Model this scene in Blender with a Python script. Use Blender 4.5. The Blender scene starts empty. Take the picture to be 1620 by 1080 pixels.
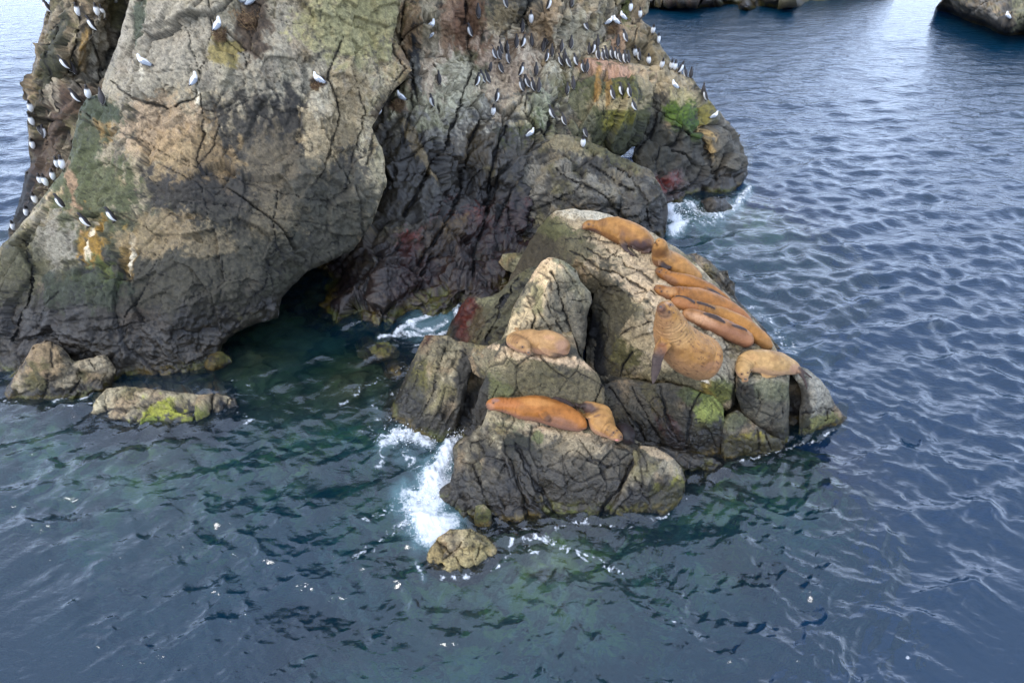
import bpy, bmesh, math, random, time
import numpy as np
from mathutils import Vector, Matrix
from mathutils.bvhtree import BVHTree
from mathutils.geometry import delaunay_2d_cdt

T0 = time.time()
scene = bpy.context.scene
coll = scene.collection
RAD = math.radians

# ------------------------------------------------------------------ camera
CAM_H = 10.5
PITCH = RAD(35.0)
F = 1080.0                      # focal length in photo pixels (photo 1620 x 1080)
CP, SP = math.cos(PITCH), math.sin(PITCH)
cam_data = bpy.data.cameras.new('camera')
cam_data.lens = 24.0
cam_data.sensor_width = 36.0
cam_data.clip_start = 0.1
cam_data.clip_end = 5000.0
cam = bpy.data.objects.new('camera', cam_data)
cam.location = (0, 0, CAM_H)
cam.rotation_euler = (math.pi / 2 - PITCH, 0, 0)
coll.objects.link(cam)
scene.camera = cam

# ------------------------------------------------------------------ world: thin bright overcast over a blue sky
SUN_EL, SUN_AZ = RAD(47.0), RAD(230.0)      # azimuth clockwise from +Y
world = bpy.data.worlds.new('World')
scene.world = world
world.use_nodes = True
nt = world.node_tree
for n in list(nt.nodes):
    nt.nodes.remove(n)
w_out = nt.nodes.new('ShaderNodeOutputWorld')
w_bg = nt.nodes.new('ShaderNodeBackground')
w_sky = nt.nodes.new('ShaderNodeTexSky')
w_sky.sky_type = 'NISHITA'
w_sky.sun_disc = False
w_sky.sun_elevation = SUN_EL
w_sky.sun_rotation = SUN_AZ
w_sky.air_density = 1.0
w_sky.dust_density = 2.0
w_tc = nt.nodes.new('ShaderNodeTexCoord')
w_map = nt.nodes.new('ShaderNodeMapping')
w_map.inputs['Scale'].default_value = (1.0, 1.0, 2.6)
w_noise = nt.nodes.new('ShaderNodeTexNoise')
w_noise.inputs['Scale'].default_value = 3.0
w_noise.inputs['Detail'].default_value = 5.0
w_ramp = nt.nodes.new('ShaderNodeValToRGB')
w_ramp.color_ramp.elements[0].position = 0.30
w_ramp.color_ramp.elements[0].color = (0.55, 0.55, 0.55, 1)
w_ramp.color_ramp.elements[1].position = 0.70
w_ramp.color_ramp.elements[1].color = (0.95, 0.95, 0.95, 1)
w_mix = nt.nodes.new('ShaderNodeMix')
w_mix.data_type = 'RGBA'
w_mix.inputs['B'].default_value = (9.9, 11.8, 15.8, 1)     # cloud sheet
nt.links.new(w_tc.outputs['Generated'], w_map.inputs['Vector'])
nt.links.new(w_map.outputs['Vector'], w_noise.inputs['Vector'])
nt.links.new(w_noise.outputs['Fac'], w_ramp.inputs['Fac'])
nt.links.new(w_ramp.outputs['Color'], w_mix.inputs['Factor'])
nt.links.new(w_sky.outputs['Color'], w_mix.inputs['A'])
# the cloud sheet is thin and bright low over the sea all round
w_sep = nt.nodes.new('ShaderNodeSeparateXYZ')
w_hz = nt.nodes.new('ShaderNodeMapRange')
w_hz.interpolation_type = 'SMOOTHSTEP'
w_hz.inputs['From Min'].default_value = 0.0
w_hz.inputs['From Max'].default_value = 0.68
w_hz.inputs['To Min'].default_value = 2.3
w_hz.inputs['To Max'].default_value = 1.0
w_sc = nt.nodes.new('ShaderNodeVectorMath'); w_sc.operation = 'SCALE'
nt.links.new(w_tc.outputs['Generated'], w_sep.inputs[0])
nt.links.new(w_sep.outputs['Z'], w_hz.inputs['Value'])
nt.links.new(w_mix.outputs['Result'], w_sc.inputs[0])
nt.links.new(w_hz.outputs['Result'], w_sc.inputs['Scale'])
nt.links.new(w_sc.outputs['Vector'], w_bg.inputs['Color'])
w_bg.inputs['Strength'].default_value = 0.125
nt.links.new(w_bg.outputs['Background'], w_out.inputs['Surface'])

sun_data = bpy.data.lights.new('sun', 'SUN')
sun_data.energy = 1.8
sun_data.angle = RAD(22.0)
sun_data.color = (1.0, 0.95, 0.88)
sun = bpy.data.objects.new('sun', sun_data)
sd = Vector((math.sin(SUN_AZ) * math.cos(SUN_EL), math.cos(SUN_AZ) * math.cos(SUN_EL), math.sin(SUN_EL)))
sun.rotation_euler = sd.to_track_quat('Z', 'Y').to_euler()
coll.objects.link(sun)

scene.view_settings.view_transform = 'Standard'
scene.view_settings.look = 'None'
scene.view_settings.gamma = 1.0
scene.view_settings.use_curve_mapping = False
scene.view_settings.exposure = 0.25
scene.render.engine = 'CYCLES'
cy = scene.cycles
cy.use_denoising = True
cy.max_bounces = 8
cy.diffuse_bounces = 3
cy.glossy_bounces = 3
cy.transmission_bounces = 6
cy.transparent_max_bounces = 8
cy.volume_bounces = 0
cy.sample_clamp_indirect = 6.0

# ------------------------------------------------------------------ pixel <-> place
def t_from_z(px, py, z):
    v = (540.0 - py) / F
    return (CAM_H - z) / (SP - v * CP)

def t_from_y(px, py, y):
    v = (540.0 - py) / F
    return y / (CP + v * SP)

def place(px, py, t):
    """points at depth t on the sight lines through px, py (arrays or numbers)"""
    u = (np.asarray(px, float) - 810.0) / F
    v = (540.0 - np.asarray(py, float)) / F
    t = np.asarray(t, float)
    return np.stack([u * t, (CP + v * SP) * t, CAM_H + (v * CP - SP) * t], -1)

def project(P):
    d = P - np.array([0, 0, CAM_H])
    dep = d[..., 1] * CP - d[..., 2] * SP
    up = d[..., 1] * SP + d[..., 2] * CP
    return 810.0 + F * d[..., 0] / dep, 540.0 - F * up / dep, dep

def ground(px, py, z=0.0):
    return place(px, py, t_from_z(px, py, z))

def ray_dir(px, py):
    d = place(px, py, 1.0) - np.array([0, 0, CAM_H])
    return Vector(d / np.linalg.norm(d))

CAMV = Vector((0, 0, CAM_H))

# ------------------------------------------------------------------ noise in numpy
_rng = np.random.RandomState(7)
_PERM = np.concatenate([_rng.permutation(1024)] * 4).astype(np.int32)
_G = _rng.normal(size=(1024, 3)); _G /= np.linalg.norm(_G, axis=1)[:, None]
_G = _G.astype(np.float32)
_R = _rng.rand(1024, 8).astype(np.float32)

def _hash(ix, iy, iz, seed):
    return _PERM[_PERM[_PERM[(ix + seed * 131) & 1023] + (iy & 1023)] + (iz & 1023)]

def perlin(P, seed=0):
    P = np.asarray(P, np.float32)
    i = np.floor(P).astype(np.int32)
    f = P - i
    u = f * f * f * (f * (f * 6 - 15) + 10)
    out = np.zeros(len(P), np.float32)
    for dx in (0, 1):
        wx = u[:, 0] if dx else 1 - u[:, 0]
        for dy in (0, 1):
            wy = u[:, 1] if dy else 1 - u[:, 1]
            for dz in (0, 1):
                wz = u[:, 2] if dz else 1 - u[:, 2]
                g = _G[_hash(i[:, 0] + dx, i[:, 1] + dy, i[:, 2] + dz, seed)]
                d = g[:, 0] * (f[:, 0] - dx) + g[:, 1] * (f[:, 1] - dy) + g[:, 2] * (f[:, 2] - dz)
                out += wx * wy * wz * d
    return out * 1.5

def fbm(P, octaves=4, seed=0, gain=0.5, lac=2.07):
    a, s, out = 1.0, 0.0, 0.0
    for k in range(octaves):
        out = out + a * perlin(P * (lac ** k) + 17.3 * k, seed + k)
        s += a; a *= gain
    return out / s

def ridged(P, octaves=3, seed=0):
    a, s, out = 1.0, 0.0, 0.0
    for k in range(octaves):
        out = out + a * (1 - np.abs(perlin(P * (2.1 ** k) + 9.1 * k, seed + k)) * 2)
        s += a; a *= 0.5
    return out / s

def worley(P, seed=0):
    """returns F1, F2-F1, cell id hash, offset vector to the nearest point"""
    P = np.asarray(P, np.float32)
    i = np.floor(P).astype(np.int32)
    f = P - i
    n = len(P)
    d1 = np.full(n, 9.0, np.float32); d2 = np.full(n, 9.0, np.float32)
    hid = np.zeros(n, np.int32); off = np.zeros((n, 3), np.float32)
    for dx in (-1, 0, 1):
        for dy in (-1, 0, 1):
            for dz in (-1, 0, 1):
                h = _hash(i[:, 0] + dx, i[:, 1] + dy, i[:, 2] + dz, seed)
                r = f - (_R[h, :3] * 0.9 + np.array([dx, dy, dz], np.float32))
                d = np.sqrt((r * r).sum(1))
                m = d < d1
                d2 = np.where(m, d1, np.minimum(d2, d))
                d1 = np.where(m, d, d1)
                hid = np.where(m, h, hid)
                off[m] = r[m]
    return d1, d2 - d1, hid, off

def smooth01(x, a, b):
    t = np.clip((x - a) / (b - a), 0, 1)
    return t * t * (3 - 2 * t)

def rot_xyz(ax, ay, az):
    m = Matrix.Rotation(RAD(ax), 3, 'X') @ Matrix.Rotation(RAD(ay), 3, 'Y') @ Matrix.Rotation(RAD(az), 3, 'Z')
    return np.array(m)

def blocks(P, size, seed, frame=None, stretch=(1, 1, 1), tilt=0.5, off=0.5, crack=0.06, cdepth=0.3):
    """faceted, jointed rock: each Voronoi cell is a tilted plane; joints between cells are recessed. In units of `size`."""
    Q = P if frame is None else P @ frame
    Q = Q / (np.array(stretch) * size)
    W = Q + 0.10 * np.stack([perlin(Q * 1.3, seed + 50), perlin(Q * 1.3 + 31, seed + 51), perlin(Q * 1.3 + 77, seed + 52)], 1)
    d1, gap, hid, o = worley(W, seed)
    r = _R[hid]
    h = (r[:, 3] - 0.5) * off + ((r[:, 4:7] - 0.5) * o).sum(1) * tilt * 2
    c = (1 - smooth01(gap, 0, crack)) * smooth01(perlin(Q * 0.9 + 3.7, seed + 60), -0.22, 0.25)
    return (h - cdepth * c) * size, c, hid

# ------------------------------------------------------------------ mesh helpers
def tag(o, label=None, cat=None, group=None, kind=None):
    if label: o['label'] = label
    if cat: o['category'] = cat
    if group: o['group'] = group
    if kind: o['kind'] = kind
    return o

def make_mesh(name, V, quads=None, tris=None, smooth=True):
    me = bpy.data.meshes.new(name)
    nq = 0 if quads is None else len(quads)
    ntri = 0 if tris is None else len(tris)
    me.vertices.add(len(V)); me.vertices.foreach_set('co', np.asarray(V, np.float32).ravel())
    loops = []
    if nq: loops.append(np.asarray(quads, np.int32).ravel())
    if ntri: loops.append(np.asarray(tris, np.int32).ravel())
    loops = np.concatenate(loops)
    me.loops.add(len(loops)); me.loops.foreach_set('vertex_index', loops)
    me.polygons.add(nq + ntri)
    starts = np.concatenate([np.arange(nq) * 4, nq * 4 + np.arange(ntri) * 3]).astype(np.int32)
    me.polygons.foreach_set('loop_start', starts)
    me.update(calc_edges=True)
    me.polygons.foreach_set('use_smooth', np.full(nq + ntri, smooth, bool))
    me.validate()
    me.update()
    return me

def set_color(me, name, col):
    a = me.attributes.new(name, 'FLOAT_COLOR', 'POINT')
    c = np.ones((len(me.vertices), 4), np.float32)
    c[:, :3] = col
    a.data.foreach_set('color', c.ravel())

def set_float(me, name, val):
    a = me.attributes.new(name, 'FLOAT', 'POINT')
    a.data.foreach_set('value', np.asarray(val, np.float32).ravel())

def link(name, me, mat=None, parent=None):
    o = bpy.data.objects.new(name, me)
    coll.objects.link(o)
    if mat is not None:
        me.materials.append(mat)
    if parent is not None:
        o.parent = parent
        o.matrix_parent_inverse = Matrix.Translation(-Vector(parent.location))
    return o

def empty(name, loc=(0, 0, 0)):
    e = bpy.data.objects.new(name, None)
    e.empty_display_size = 0.2
    e.location = loc
    coll.objects.link(e)
    return e

# ------------------------------------------------------------------ materials
def node_mat(name):
    m = bpy.data.materials.new(name)
    m.use_nodes = True
    t = m.node_tree
    for n in list(t.nodes): t.nodes.remove(n)
    out = t.nodes.new('ShaderNodeOutputMaterial')
    return m, t, out

def N(t, typ, **kw):
    n = t.nodes.new(typ)
    for k, v in kw.items():
        if k in n.inputs: n.inputs[k].default_value = v
        else: setattr(n, k, v)
    return n

def rock_material():
    m, t, out = node_mat('weathered_rock')
    L = t.links.new
    b = N(t, 'ShaderNodeBsdfPrincipled')
    col = N(t, 'ShaderNodeAttribute', attribute_name='Col')
    wet = N(t, 'ShaderNodeAttribute', attribute_name='wet')
    geo = N(t, 'ShaderNodeNewGeometry')
    n1 = N(t, 'ShaderNodeTexNoise', Scale=26.0, Detail=6.0, Roughness=0.65)
    n2 = N(t, 'ShaderNodeTexNoise', Scale=9.0, Detail=5.0, Roughness=0.6)
    vo = N(t, 'ShaderNodeTexVoronoi', Scale=5.0, feature='DISTANCE_TO_EDGE')
    wrp = N(t, 'ShaderNodeMix', data_type='VECTOR'); wrp.inputs['Factor'].default_value = 0.12
    L(geo.outputs['Position'], n1.inputs['Vector']); L(geo.outputs['Position'], n2.inputs['Vector'])
    L(geo.outputs['Position'], wrp.inputs['A']); L(n2.outputs['Color'], wrp.inputs['B'])
    L(wrp.outputs['Result'], vo.inputs['Vector'])
    mr = N(t, 'ShaderNodeMapRange'); mr.inputs['From Min'].default_value = 0.25; mr.inputs['From Max'].default_value = 0.75
    mr.inputs['To Min'].default_value = 0.5; mr.inputs['To Max'].default_value = 1.5
    L(n1.outputs['Fac'], mr.inputs['Value'])
    cr = N(t, 'ShaderNodeMapRange'); cr.inputs['From Min'].default_value = 0.0; cr.inputs['From Max'].default_value = 0.018
    cr.inputs['To Min'].default_value = 0.85; cr.inputs['To Max'].default_value = 1.0
    L(vo.outputs['Distance'], cr.inputs['Value'])
    mm = N(t, 'ShaderNodeMath', operation='MULTIPLY'); L(mr.outputs['Result'], mm.inputs[0]); L(cr.outputs['Result'], mm.inputs[1])
    mul = N(t, 'ShaderNodeVectorMath', operation='SCALE'); L(col.outputs['Color'], mul.inputs[0]); L(mm.outputs[0], mul.inputs['Scale'])
    L(mul.outputs['Vector'], b.inputs['Base Color'])
    rr = N(t, 'ShaderNodeMapRange'); rr.inputs['To Min'].default_value = 0.85; rr.inputs['To Max'].default_value = 0.28
    L(wet.outputs['Fac'], rr.inputs['Value']); L(rr.outputs['Result'], b.inputs['Roughness'])
    b1 = N(t, 'ShaderNodeBump', Strength=1.0, Distance=0.035); b2 = N(t, 'ShaderNodeBump', Strength=1.0, Distance=0.02)
    L(n2.outputs['Fac'], b1.inputs['Height']); L(n1.outputs['Fac'], b2.inputs['Height']); L(b1.outputs['Normal'], b2.inputs['Normal'])
    L(b2.outputs['Normal'], b.inputs['Normal'])
    L(b.outputs['BSDF'], out.inputs['Surface'])
    return m
ROCK = rock_material()

# ------------------------------------------------------------------ rock builder: a closed, thick rock from its outline and surveyed points
def seg_dist(px, py, poly, closed=False):
    """distance in pixels from points to a polyline"""
    best = np.full(len(px), 1e9, np.float32)
    n = len(poly)
    for a in range(n if closed else n - 1):
        x0, y0 = poly[a][:2]; x1, y1 = poly[(a + 1) % n][:2]
        dx, dy = x1 - x0, y1 - y0
        l2 = dx * dx + dy * dy + 1e-9
        s = np.clip(((px - x0) * dx + (py - y0) * dy) / l2, 0, 1)
        d = (px - x0 - s * dx) ** 2 + (py - y0 - s * dy) ** 2
        best = np.minimum(best, d)
    return np.sqrt(best)

def gauss1(a, sig, axis):
    r = int(3 * sig) + 1
    k = np.exp(-0.5 * (np.arange(-r, r + 1) / sig) ** 2); k /= k.sum()
    pad = [(0, 0), (0, 0)]; pad[axis] = (r, r)
    b = np.pad(a, pad)
    out = np.zeros_like(a)
    for j, w in enumerate(k):
        sl = [slice(None), slice(None)]; sl[axis] = slice(j, j + a.shape[axis])
        out += w * b[tuple(sl)]
    return out

ROCK_BVH = []
def rock(name, outline, inner=(), mode='z', step=2.0, smooth=5.0, rim=(12, 0.25), cracks=(), layers=(), rough=0.02,
         color=None, back=2.0, seed=1, parent=None, jitter=1.2, bvh=True, base_fn=None):
    def tt(p):
        px, py, v = p[:3]
        md = p[3] if len(p) > 3 else mode
        return t_from_z(px, py, v) if md == 'z' else t_from_y(px, py, v)
    rs = np.random.RandomState(seed)
    # fractal outline
    pts = []
    n = len(outline)
    for a in range(n):
        p, q = outline[a], outline[(a + 1) % n]
        w0, w1 = 1 / tt(p), 1 / tt(q)
        Ls = math.hypot(q[0] - p[0], q[1] - p[1])
        k = max(1, int(Ls / 7))
        for j in range(k):
            s = j / k
            jj = 0 if j == 0 else jitter
            pts.append((p[0] + (q[0] - p[0]) * s + rs.uniform(-jj, jj), p[1] + (q[1] - p[1]) * s + rs.uniform(-jj, jj), w0 + (w1 - w0) * s))
    O = np.array(pts)
    I = np.array([(p[0], p[1], 1 / tt(p)) for p in inner]).reshape(-1, 3)
    allp = np.concatenate([O, I])
    no = len(O)
    vs, es, fs, ov, oe, of = delaunay_2d_cdt([Vector(p[:2]) for p in allp], [], [list(range(no))], 1, 1e-4)
    wv = np.array([allp[o[0], 2] if len(o) else -1 for o in ov])
    vx = np.array([v[:] for v in vs])
    for k in np.where(wv < 0)[0]:
        wv[k] = allp[np.argmin(((allp[:, :2] - vx[k]) ** 2).sum(1)), 2]
    x0, y0 = allp[:, 0].min() - 2 * step, allp[:, 1].min() - 2 * step
    nx = int((allp[:, 0].max() + 2 * step - x0) / step) + 1
    ny = int((allp[:, 1].max() + 2 * step - y0) / step) + 1
    W = np.zeros((ny, nx)); M = np.zeros((ny, nx), bool)
    for f in fs:
        a, b, c = vx[f[0]], vx[f[1]], vx[f[2]]
        det = (b[1] - c[1]) * (a[0] - c[0]) + (c[0] - b[0]) * (a[1] - c[1])
        if abs(det) < 1e-9: continue
        i0 = max(0, int(math.floor((min(a[0], b[0], c[0]) - x0) / step))); i1 = min(nx - 1, int(math.ceil((max(a[0], b[0], c[0]) - x0) / step)))
        j0 = max(0, int(math.floor((min(a[1], b[1], c[1]) - y0) / step))); j1 = min(ny - 1, int(math.ceil((max(a[1], b[1], c[1]) - y0) / step)))
        gx, gy = np.meshgrid(x0 + step * np.arange(i0, i1 + 1), y0 + step * np.arange(j0, j1 + 1))
        l0 = ((b[1] - c[1]) * (gx - c[0]) + (c[0] - b[0]) * (gy - c[1])) / det
        l1 = ((c[1] - a[1]) * (gx - c[0]) + (a[0] - c[0]) * (gy - c[1])) / det
        l2 = 1 - l0 - l1
        m = (l0 >= -1e-6) & (l1 >= -1e-6) & (l2 >= -1e-6)
        w = l0 * wv[f[0]] + l1 * wv[f[1]] + l2 * wv[f[2]]
        W[j0:j1 + 1, i0:i1 + 1][m] = w[m]; M[j0:j1 + 1, i0:i1 + 1] |= m
    if smooth > 0:
        sg = smooth / step
        Mf = M.astype(float)
        num = gauss1(gauss1(W * Mf, sg, 0), sg, 1); den = gauss1(gauss1(Mf, sg, 0), sg, 1)
        W = np.where(M, num / np.maximum(den, 1e-9), 0)
    # cells that touch the inside
    C = M[:-1, :-1] | M[1:, :-1] | M[:-1, 1:] | M[1:, 1:]
    U = np.zeros_like(M)
    U[:-1, :-1] |= C; U[1:, :-1] |= C; U[:-1, 1:] |= C; U[1:, 1:] |= C
    jj, ii = np.where(U)
    idx = -np.ones(U.shape, np.int64); idx[jj, ii] = np.arange(len(jj))
    px = x0 + step * ii; py = y0 + step * jj
    w = W[jj, ii]
    outm = ~M[jj, ii]
    # snap the outer ring onto the outline
    ox, oy = px[outm], py[outm]
    best = np.full(len(ox), 1e9); sx = ox.copy(); sy = oy.copy(); sw = np.zeros(len(ox))
    for a in range(no):
        p, q = O[a], O[(a + 1) % no]
        d = q[:2] - p[:2]; l2 = (d * d).sum() + 1e-9
        s = np.clip(((ox - p[0]) * d[0] + (oy - p[1]) * d[1]) / l2, 0, 1)
        cx, cy_ = p[0] + s * d[0], p[1] + s * d[1]
        dd = (ox - cx) ** 2 + (oy - cy_) ** 2
        m = dd < best
        best[m] = dd[m]; sx[m] = cx[m]; sy[m] = cy_[m]; sw[m] = (p[2] + s * (q[2] - p[2]))[m]
    # depth at the snapped ring: carry the neighbouring smoothed value rather than the raw one
    px = px.astype(float); py = py.astype(float)
    px[outm] = sx; py[outm] = sy
    wn = np.where(M, W, 0); cnt = M.astype(float)
    acc = np.zeros_like(W); ac = np.zeros_like(W)
    for dj in (-1, 0, 1):
        for di in (-1, 0, 1):
            acc += np.roll(np.roll(wn, dj, 0), di, 1); ac += np.roll(np.roll(cnt, dj, 0), di, 1)
    nb = (acc / np.maximum(ac, 1))[jj, ii]
    w[outm] = np.where(ac[jj, ii][outm] > 0, nb[outm], sw)
    t = 1 / w
    # distance to the outline, coarse then interpolated
    cs = 4
    cj, ci = np.meshgrid(np.arange(0, ny + cs, cs), np.arange(0, nx + cs, cs), indexing='ij')
    ds = seg_dist((x0 + step * ci).ravel().astype(np.float32), (y0 + step * cj).ravel().astype(np.float32), O[::2], True).reshape(ci.shape)
    fj, fi = (py - y0) / step / cs, (px - x0) / step / cs
    a0, b0 = np.clip(fj.astype(int), 0, ci.shape[0] - 2), np.clip(fi.astype(int), 0, ci.shape[1] - 2)
    fj -= a0; fi -= b0
    e = (ds[a0, b0] * (1 - fj) * (1 - fi) + ds[a0 + 1, b0] * fj * (1 - fi) + ds[a0, b0 + 1] * (1 - fj) * fi + ds[a0 + 1, b0 + 1] * fj * fi)
    e[outm] = 0
    s = np.clip(1 - e / rim[0], 0, 1)
    t = t + rim[1] * (1 - np.sqrt(1 - s * s * 0.999))
    P = place(px, py, t)
    dirs = (P - np.array([0, 0, CAM_H])); dirs /= np.linalg.norm(dirs, axis=1)[:, None]
    cav = np.zeros(len(P))
    # normals from the grid
    def normals(P):
        g = np.zeros(U.shape + (3,)); g[jj, ii] = P
        R_ = np.roll(g, -1, 1); Lf = np.roll(g, 1, 1); D_ = np.roll(g, -1, 0); Up = np.roll(g, 1, 0)
        ur, ul, ud, uu = np.roll(U, -1, 1), np.roll(U, 1, 1), np.roll(U, -1, 0), np.roll(U, 1, 0)
        gx = np.where(ur[..., None], R_, g) - np.where(ul[..., None], Lf, g)
        gy = np.where(ud[..., None], D_, g) - np.where(uu[..., None], Up, g)
        nn = np.cross(gx, gy)[jj, ii]
        nn /= np.linalg.norm(nn, axis=1)[:, None] + 1e-12
        flip = (nn * dirs).sum(1) > 0
        nn[flip] *= -1
        return nn
    nr = normals(P)
    # surveyed cracks
    if len(cracks):
        wx = 6.0 * fbm(np.stack([px / 30, py / 30, px * 0], 1), 5, seed + 3, .6); wy = 6.0 * fbm(np.stack([px / 30 + 40, py / 30, px * 0], 1), 5, seed + 4, .6)
        for cr in cracks:
            poly, wd, dp = cr[0], max(1.1, cr[1] * .62), cr[2] * .85
            bx = [p[0] for p in poly]; by = [p[1] for p in poly]
            m = (px > min(bx) - 40) & (px < max(bx) + 40) & (py > min(by) - 40) & (py < max(by) + 40)
            if not m.any(): continue
            d = seg_dist((px + wx)[m], (py + wy)[m], poly)
            wn_ = fbm(np.stack([px[m] / 22, py[m] / 22, 0 * px[m] + len(poly)], 1), 3, seed + 9)
            wv_ = wd * np.clip(.62 + 1.5 * wn_, .22, 1.4)
            g = np.exp(-(d / wv_) ** 4)
            far = np.exp(-(d / (wd * 3.2)) ** 2)              # the joint lies in a shallow trough with one side proud
            P[m] += dirs[m] * (g * dp * .9 + far * dp * .28)[:, None]
            cav[m] = np.maximum(cav[m], g * min(.85, dp / 0.10))
    ns = nr
    P0 = P.copy()
    disp = np.zeros(len(P)); cell = np.zeros(len(P))
    for ly in layers:
        h, c, hid = blocks(P0, ly['size'], seed * 7 + ly.get('seed', 0), ly.get('frame'), ly.get('stretch', (1, 1, 1)),
                           ly.get('tilt', 0.5), ly.get('off', 0.4), ly.get('crack', 0.07), ly.get('cdepth', 0.25))
        amp = ly.get('amp', 0.25)
        if 'mask' in ly:
            amp = amp * ly['mask'](px, py, P0)
        disp += h * amp
        cav = np.maximum(cav, c * ly.get('dirt', 0.6))
        cell += (_R[hid, 7] - 0.5) * ly.get('tone', 0.0)
    disp += rough * (fbm(P0 * 2.6, 6, seed + 20, 0.62) * 1.8)
    disp += rough * 0.5 * (ridged(P0 * 5.0, 3, seed + 30) - 0.5)
    # thin wandering fissures
    for sc, wd_, dp_, k_ in ((0.55, .016, .05, 0), (1.5, .020, .028, 1), (3.6, .032, .012, 2), (8.0, .05, .006, 2)):
        q = P0 * sc * np.array([1.0, 1.0, .7]) + .5 * np.stack([perlin(P0 * sc * 2.3 + 5, seed + 41), perlin(P0 * sc * 2.3 + 25, seed + 42), perlin(P0 * sc * 2.3 + 45, seed + 43)], 1)
        ln = (1 - smooth01(np.abs(perlin(q + 12.7 * k_, seed + 44 + k_)), 0, wd_)) * smooth01(perlin(P0 * sc * 1.3 + 60, seed + 47 + k_), -.12, .18)
        disp -= dp_ * ln
        cav = np.maximum(cav, ln * (.8, .7, .5)[k_])
    disp *= (.2 + .8 * smooth01(e, 0, 12)) * (.12 + .88 * smooth01(-(nr * dirs).sum(1), .12, .5))
    P = P0 + ns * disp[:, None]
    ctx = dict(px=px, py=py, P=P, n=normals(P), cav=cav, cell=cell, seed=seed, disp=disp, e=e)
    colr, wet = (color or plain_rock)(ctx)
    # ---- faces
    qj, qi = np.where(C)
    quads = np.stack([idx[qj, qi], idx[qj + 1, qi], idx[qj + 1, qi + 1], idx[qj, qi + 1]], 1)
    e1 = np.concatenate([quads[:, [0, 1]], quads[:, [1, 2]], quads[:, [2, 3]], quads[:, [3, 0]]])
    key = np.sort(e1, 1)
    kk = key[:, 0] * (len(P) + 1) + key[:, 1]
    uq, first, counts = np.unique(kk, return_index=True, return_counts=True)
    be = e1[first[counts == 1]]
    bverts = np.unique(be)
    dirs = (P - np.array([0, 0, CAM_H])); dirs /= np.linalg.norm(dirs, axis=1)[:, None]
    mp = -np.ones(len(P), np.int64); mp[bverts] = np.arange(len(bverts))
    V = [P]; cols = [colr]; wets = [wet]; Q = [quads]
    prev = bverts; base = len(P)
    for k, s_ in enumerate((0.25, 0.8, back)):
        bp = P[bverts] + dirs[bverts] * s_
        V.append(bp); cols.append(colr[bverts] * 0.9); wets.append(wet[bverts])
        cur = base + np.arange(len(bverts))
        a, b = be[:, 0], be[:, 1]
        Q.append(np.stack([b if k == 0 else prev[mp[b]], a if k == 0 else prev[mp[a]], cur[mp[a]], cur[mp[b]]], 1))
        prev = cur; base += len(bverts)
    # rear face
    V.append(place(vx[:, 0], vx[:, 1], 1 / wv + back + rim[1])); cols.append(np.tile(colr[bverts].mean(0), (len(vx), 1))); wets.append(np.zeros(len(vx)))
    tris = np.array([[f[0], f[2], f[1]] for f in fs]) + base
    me = make_mesh(name, np.concatenate(V), np.concatenate(Q), tris)
    set_color(me, 'Col', np.concatenate(cols)); set_float(me, 'wet', np.concatenate(wets))
    o = link(name, me, ROCK, parent)
    if bvh:
        cq = quads
        ROCK_BVH.append(BVHTree.FromPolygons([tuple(v) for v in P.tolist()], cq.tolist()))
    return o

def ray_rocks(origin, direction, maxd=300.0):
    best = None
    for b in ROCK_BVH:
        h = b.ray_cast(origin, direction, maxd)
        if h[0] is not None and (best is None or h[3] < best[3]):
            best = h
    return best

# ------------------------------------------------------------------ rock colouring
def mixc(a, b, f):
    f = np.clip(f, 0, 1)
    if np.ndim(f) == 0: f = np.full(len(a), f)
    return a * (1 - f[:, None]) + np.asarray(b) * f[:, None]

def spot(px, py, cx, cy_, rx, ry, rot=0.0, nz=None, k=0.6, soft=0.5):
    c, s = math.cos(RAD(rot)), math.sin(RAD(rot))
    dx, dy = px - cx, py - cy_
    u = (c * dx + s * dy) / rx; v = (-s * dx + c * dy) / ry
    d = np.sqrt(u * u + v * v)
    x = 1 - d + (nz * k if nz is not None else 0)
    return smooth01(x, -soft * 0.5, soft * 0.5)

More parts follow.
